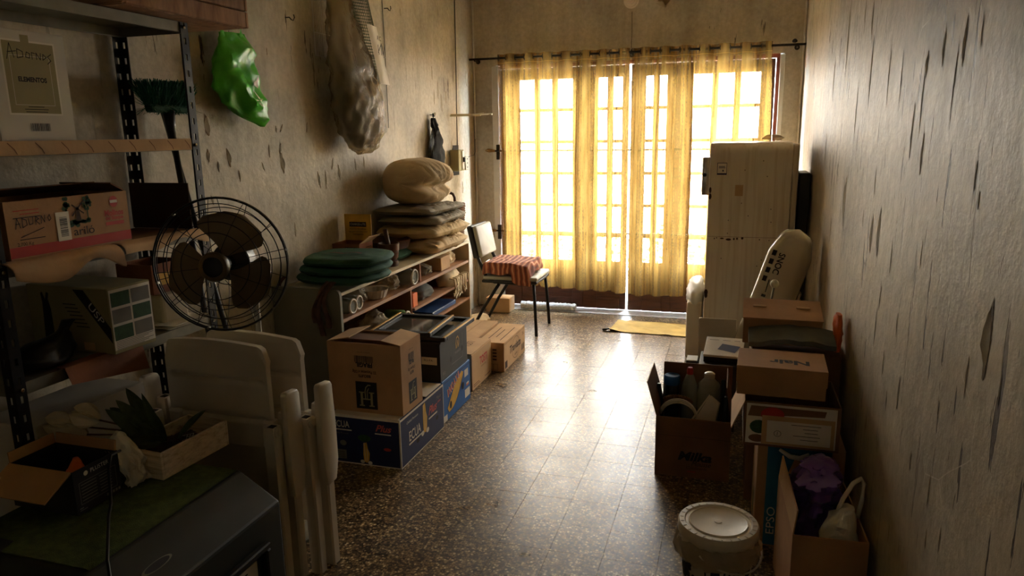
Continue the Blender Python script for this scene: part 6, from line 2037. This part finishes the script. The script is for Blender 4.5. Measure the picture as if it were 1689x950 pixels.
D14 = (0.325, 0.30, 0.168)
lt = carton('labelled_carton', 'shallow open carton with a taped paper label and fruit print', (0.232, 2.785, 0.418), D14, 'board_dark', 0, True, GR, flaps=(('left', 158, 0.12),), inner='board_light')
print_poly(lt, frame('front', D14, 0.0, 0.0), [rect(-0.155, -0.075, 0.15, 0.078)], 'ink_white', 'white_print')
print_poly(lt, frame('front', D14, 0.0, 0.0, e=0.0011), [[(-0.14, 0.07), (0.115, 0.068), (0.11, 0.045), (-0.02, 0.04), (-0.06, 0.03), (-0.15, 0.03)]], 'board_dark', 'brown_print')
print_poly(lt, frame('front', D14, -0.065, 0.04, e=0.0013), [ell(0, 0, 0.04, 0.028, 20)], 'ink_red', 'red_print')
print_poly(lt, frame('front', D14, -0.11, -0.01, e=0.0013), [ell(0, 0, 0.032, 0.026, 16)], 'ink_green', 'green_print')
print_poly(lt, frame('front', D14, -0.115, -0.055, e=0.0013), [ell(0, 0, 0.03, 0.015, 12)], 'board_dark', 'brown_print')
print_poly(lt, frame('front', D14, 0.025, -0.018, e=0.0016), [rect(-0.125, -0.056, 0.12, 0.054)], 'board_light', 'tape')
print_poly(lt, frame('front', D14, 0.025, -0.02, e=0.0020), [rect(-0.107, -0.045, 0.108, 0.038)], 'ink_white', 'paper_label')
for k, (u, w_) in enumerate(((0.05, .10), (0.075, .05), (0.08, .045), (0.055, .09), (0.07, .06))):
    print_poly(lt, frame('front', D14, 0.02 + u * 0.6, 0.008 - 0.0135 * k, e=0.0024), [rect(-w_ / 2, -0.001, w_ / 2, 0.001)], 'ink', 'handwriting')
cc = ell(0, 0, 0.012, 0.011, 18)
print_poly(lt, frame('front', D14, -0.045, -0.03, e=0.0024), stroke(cc + [cc[0]], 0.0014) + stroke([(0, 0.006), (-0.001, -0.006)], 0.0016), 'ink', 'handwriting')

D15 = (0.305, 0.225, 0.108)
sbx = carton('shoe_box', 'brown shoe box lettered upside down on the labelled carton', (0.195, 2.79, 0.594), D15, 'board', -2, False, GR, 'box')
P().ext(-D15[0] / 2 - 0.003, D15[0] / 2 + 0.003, -D15[1] / 2 - 0.003, -D15[1] / 2 - 0.0008, 0.05, 0.1105).build('lid_edge', 'board', sbx)
P().ext(-D15[0] / 2 - 0.003, D15[0] / 2 + 0.003, -D15[1] / 2 - 0.003, D15[1] / 2 + 0.003, 0.1085, 0.1115).build('lid', 'board', sbx, bevel=0.001)
text(sbx, frame('top', D15, 0.03, -0.03, True, e=0.0042), 'Nair', 0.05, 0.14, 'ink', bold=0.0025)
print_poly(sbx, frame('left', D15, 0.0, 0.0), [[(-0.02, -0.03), (0.0, 0.03), (0.015, 0.03), (-0.005, -0.03)]], 'grey_text', 'logo_mark')
bkc = carton('brown_carton', 'brown carton standing behind the lettered shoe box', (0.265, 3.19, 0.001), (0.34, 0.35, 0.66), 'board_dark', 0, False, GR)
gcl = P()
def gcf(u, v):
    x = 0.08 + 0.33 * u
    y = 2.99 + 0.13 * v
    return Vector((x, y, 0.708 + 0.03 * v + 0.02 * math.sin(u * 3.0) + 0.006 * noise.noise(Vector((x * 20, y * 20, 0)))))
gcl.grid(gcf, 26, 14)
gcl.grid(lambda u, v: gcf(1 - u, v) - Vector((0, 0, 0.02)), 26, 14)
edge = [(i / 26, 0) for i in range(27)] + [(1, j / 14) for j in range(1, 15)] + [(1 - i / 26, 1) for i in range(1, 27)] + [(0, 1 - j / 14) for j in range(1, 14)]
ne = len(edge)
gcl.add([gcf(u, v) for u, v in edge] + [gcf(u, v) - Vector((0, 0, 0.02)) for u, v in edge], [(i, ne + i, ne + (i + 1) % ne, (i + 1) % ne) for i in range(ne)])
tag(gcl.build('document_folder', 'grey_cloth', smooth='auto'), 'grey soft folder between the two shoe boxes', 'folder')
D16 = (0.31, 0.22, 0.115)
sb2 = carton('shoe_box', 'plain brown shoe box with tab slots, highest in the right pile', (0.215, 3.245, 0.664), D16, 'board', 0, False, GR, 'box')
sb2.rotation_euler = (R(9), 0, R(-1))
sb2.location.z = 0.68
P().ext(-D16[0] / 2 - 0.003, D16[0] / 2 + 0.003, -D16[1] / 2 - 0.003, D16[1] / 2 + 0.003, D16[2] + 0.0005, D16[2] + 0.004).build('lid', 'board', sb2)
for x in (-0.09, 0.085):
    P().ext(x - 0.028, x + 0.028, -D16[1] / 2 + 0.12, -D16[1] / 2 + 0.14, D16[2] + 0.0042, D16[2] + 0.009).build('tab', 'board_light', sb2, bevel=0.002)
print_poly(sb2, frame('left', D16), [rect(-0.10, -0.05, 0.10, 0.05)], 'ink_white', 'end_label')
crumpled('orange_bag', 'bit of bright orange plastic squeezed against the right wall', 0.425, 3.12, 0.666, [(0, 0, 0, .014, .05), (0, 0, .06, .018, .055), (0, 0, .12, .016, .05), (0, 0, .15, .008, .03)], 'orange', 71, cr=0.006)

# lower right: open carton with purple and white bags
D17 = (0.215, 0.40, 0.345)
pc = carton('open_carton', 'open pale carton holding a purple plastic bag by the right wall', (0.312, 2.36, 0.001), D17, 'board', 3, True, GR, flaps=(('left', -6, 0.08),), inner='board_light')
crumpled('purple_bag', 'shiny purple plastic bag bulging from the pale carton', 0.30, 2.44, 0.10, [(0, 0, 0, .06, .08), (0, 0, .12, .07, .09), (0, 0, .22, .06, .10), (0.005, 0.0, .27, .075, .13), (0.005, 0.01, .32, .078, .12), (0.01, 0.02, .35, .05, .08), (0.01, 0.02, .36, .02, .03)], 'purple_plastic', 72, cr=0.026, fr=11)
wbg = thing('white_bag', 'white shopping bag with a looped handle in the pale carton', 'bag', (0.35, 2.255, 0.10))
p = P()
loft(p, interp([(0, 0, 0, .04, .05), (0, 0, .10, .05, .06), (0.005, 0, .20, .05, .065), (0.015, 0.02, .26, .04, .05), (0.03, 0.04, .285, .02, .03)], 16), 30, 73, 0.018, 12)
p.build('bag_body', 'white_film', wbg, smooth='auto')
P().tube([(0.0, 0.03, 0.26), (0.02, 0.05, 0.31), (0.05, 0.08, 0.352), (0.075, 0.10, 0.362), (0.085, 0.10, 0.345), (0.08, 0.08, 0.30), (0.065, 0.05, 0.25)], 0.007, 8).build('handle', 'white_film', wbg, smooth=True)

# bucket
bu = thing('plastic_bucket', 'white cow patterned plastic bucket with a lid', 'bucket', (-0.003, 2.265, 0.001))
P().lathe([(0.098, 0), (0.102, 0.004), (0.118, 0.25), (0.121, 0.255), (0.121, 0.275)], 40).build('body', 'white_plastic', bu, smooth='auto')
P().lathe([(0.126, 0.262), (0.129, 0.266), (0.129, 0.292), (0.124, 0.298), (0.108, 0.298), (0.104, 0.294), (0.096, 0.294), (0.092, 0.298), (0.088, 0.2955), (0.02, 0.295), (0.012, 0.295)], 48).build('lid', 'white_plastic', bu, smooth='auto')
P().lathe([(0.012, 0.2951), (0.012, 0.2962), (0.009, 0.2966)], 16).build('lid_knob', 'white_plastic', bu)
for k in range(26):
    a = 2 * math.pi * k / 26
    P().box((0.116 * math.cos(a), 0.116 * math.sin(a), 0.2985), (0.010, 0.004, 0.0016), Matrix.Rotation(a, 3, 'Z')).build('lid_rib', 'white_plastic', bu)
p = P()
n = 60
vs = []
for (r_, z) in ((0.128, 0.258), (0.134, 0.24), (0.136, 0.215), (0.131, 0.195), (0.133, 0.19)):
    for j in range(n):
        a = 2 * math.pi * j / n
        k = 0.010 * noise.noise(Vector((math.cos(a) * 3, math.sin(a) * 3, z * 20))) + 0.004 * math.sin(a * 23 + z * 60)
        p.v.append(((r_ + k) * math.cos(a), (r_ + k) * math.sin(a), z + 0.012 * noise.noise(Vector((math.cos(a) * 4, math.sin(a) * 4, 7)))))
for i in range(4):
    p.f += [(i * n + j, (i + 1) * n + j, (i + 1) * n + (j + 1) % n, i * n + (j + 1) % n) for j in range(n)]
p.build('bag_liner', 'clear', bu, smooth=True)
hp_ = []
for i in range(25):
    a = math.pi * i / 24
    hp_.append((0.142 * math.cos(a) * 1.0 + 0.012, -0.02 - 0.145 * math.sin(a) * 0.75, 0.235 - 0.06 * math.sin(a)))
Rz = Matrix.Rotation(R(58), 3, 'Z')
P().tube([Rz @ Vector(q) for q in hp_], 0.0035, 6).build('handle', 'white_trim', bu, smooth=True)


def on_bucket(a, z, e=0.0012):
    r_ = 0.102 + (0.118 - 0.102) * (z - 0.004) / 0.246 + e
    return Vector((r_ * math.cos(a), r_ * math.sin(a), z))


rnd = random.Random(77)
for (ac, zc, ra, rz_) in ((-152, 0.14, 14, 0.03), (-140, 0.165, 8, 0.02), (-132, 0.09, 9, 0.03), (-160, 0.05, 12, 0.03), (-118, 0.05, 8, 0.03), (-165, 0.19, 6, 0.015), (-30, 0.16, 9, 0.02), (-22, 0.09, 9, 0.03), (-128, 0.135, 4, .012), (-146, 0.10, 5, .014)):
    pts = []
    for i in range(14):
        t = 2 * math.pi * i / 14
        k = 0.75 + 0.5 * rnd.random()
        pts.append(on_bucket(R(ac + ra * k * math.cos(t)), zc + rz_ * k * math.sin(t)))
    c_ = on_bucket(R(ac), zc, 0.0016)
    q = P()
    q.add([c_] + pts, [(0, i + 1, (i + 1) % 14 + 1) for i in range(14)])
    q.build('cow_spot', 'ink', bu)
for k, (a0, a1, z0, z1) in enumerate(((-108, -105, .03, .185), (-98, -84, .03, .185), (-78, -75, .03, .18), (-70, -67, .03, .18), (-62, -59, .03, .18), (-54, -51, .03, .18))):
    q = P()
    q.grid(lambda u, v: on_bucket(R(a0 + (a1 - a0) * u), z0 + (z1 - z0) * v), 4, 6)
    q.build('label_bar', 'ink', bu)

# ------------------------------------------------------------------ lettering becomes plain meshes, fitted to its width
bpy.context.view_layer.update()
dg = bpy.context.evaluated_depsgraph_get()
fit = {o: (w, m) for o, w, m in FIT}
for o in [x for x in bpy.data.objects if x.type == 'FONT']:
    me = bpy.data.meshes.new_from_object(o.evaluated_get(dg))
    me.name = 'lettering'
    xs = [v.co.x for v in me.vertices]
    if xs and o in fit and max(xs) > min(xs):
        k = fit[o][0] / (max(xs) - min(xs))
        for v in me.vertices:
            v.co.x *= k
    no = bpy.data.objects.new('lettering', me)
    col.objects.link(no)
    no.parent = o.parent
    no.matrix_local = o.matrix_local.copy()
    for (c_o, c_t) in CLING:
        if c_o == o:
            bm = bmesh.new()
            bm.from_mesh(me)
            bmesh.ops.triangulate(bm, faces=bm.faces)
            bmesh.ops.subdivide_edges(bm, edges=bm.edges, cuts=2, use_grid_fill=True)
            bm.to_mesh(me)
            bm.free()
            sw = no.modifiers.new('cling', 'SHRINKWRAP')
            sw.target = c_t
            sw.offset = 0.006
    cu = o.data
    bpy.data.objects.remove(o)
    bpy.data.curves.remove(cu)
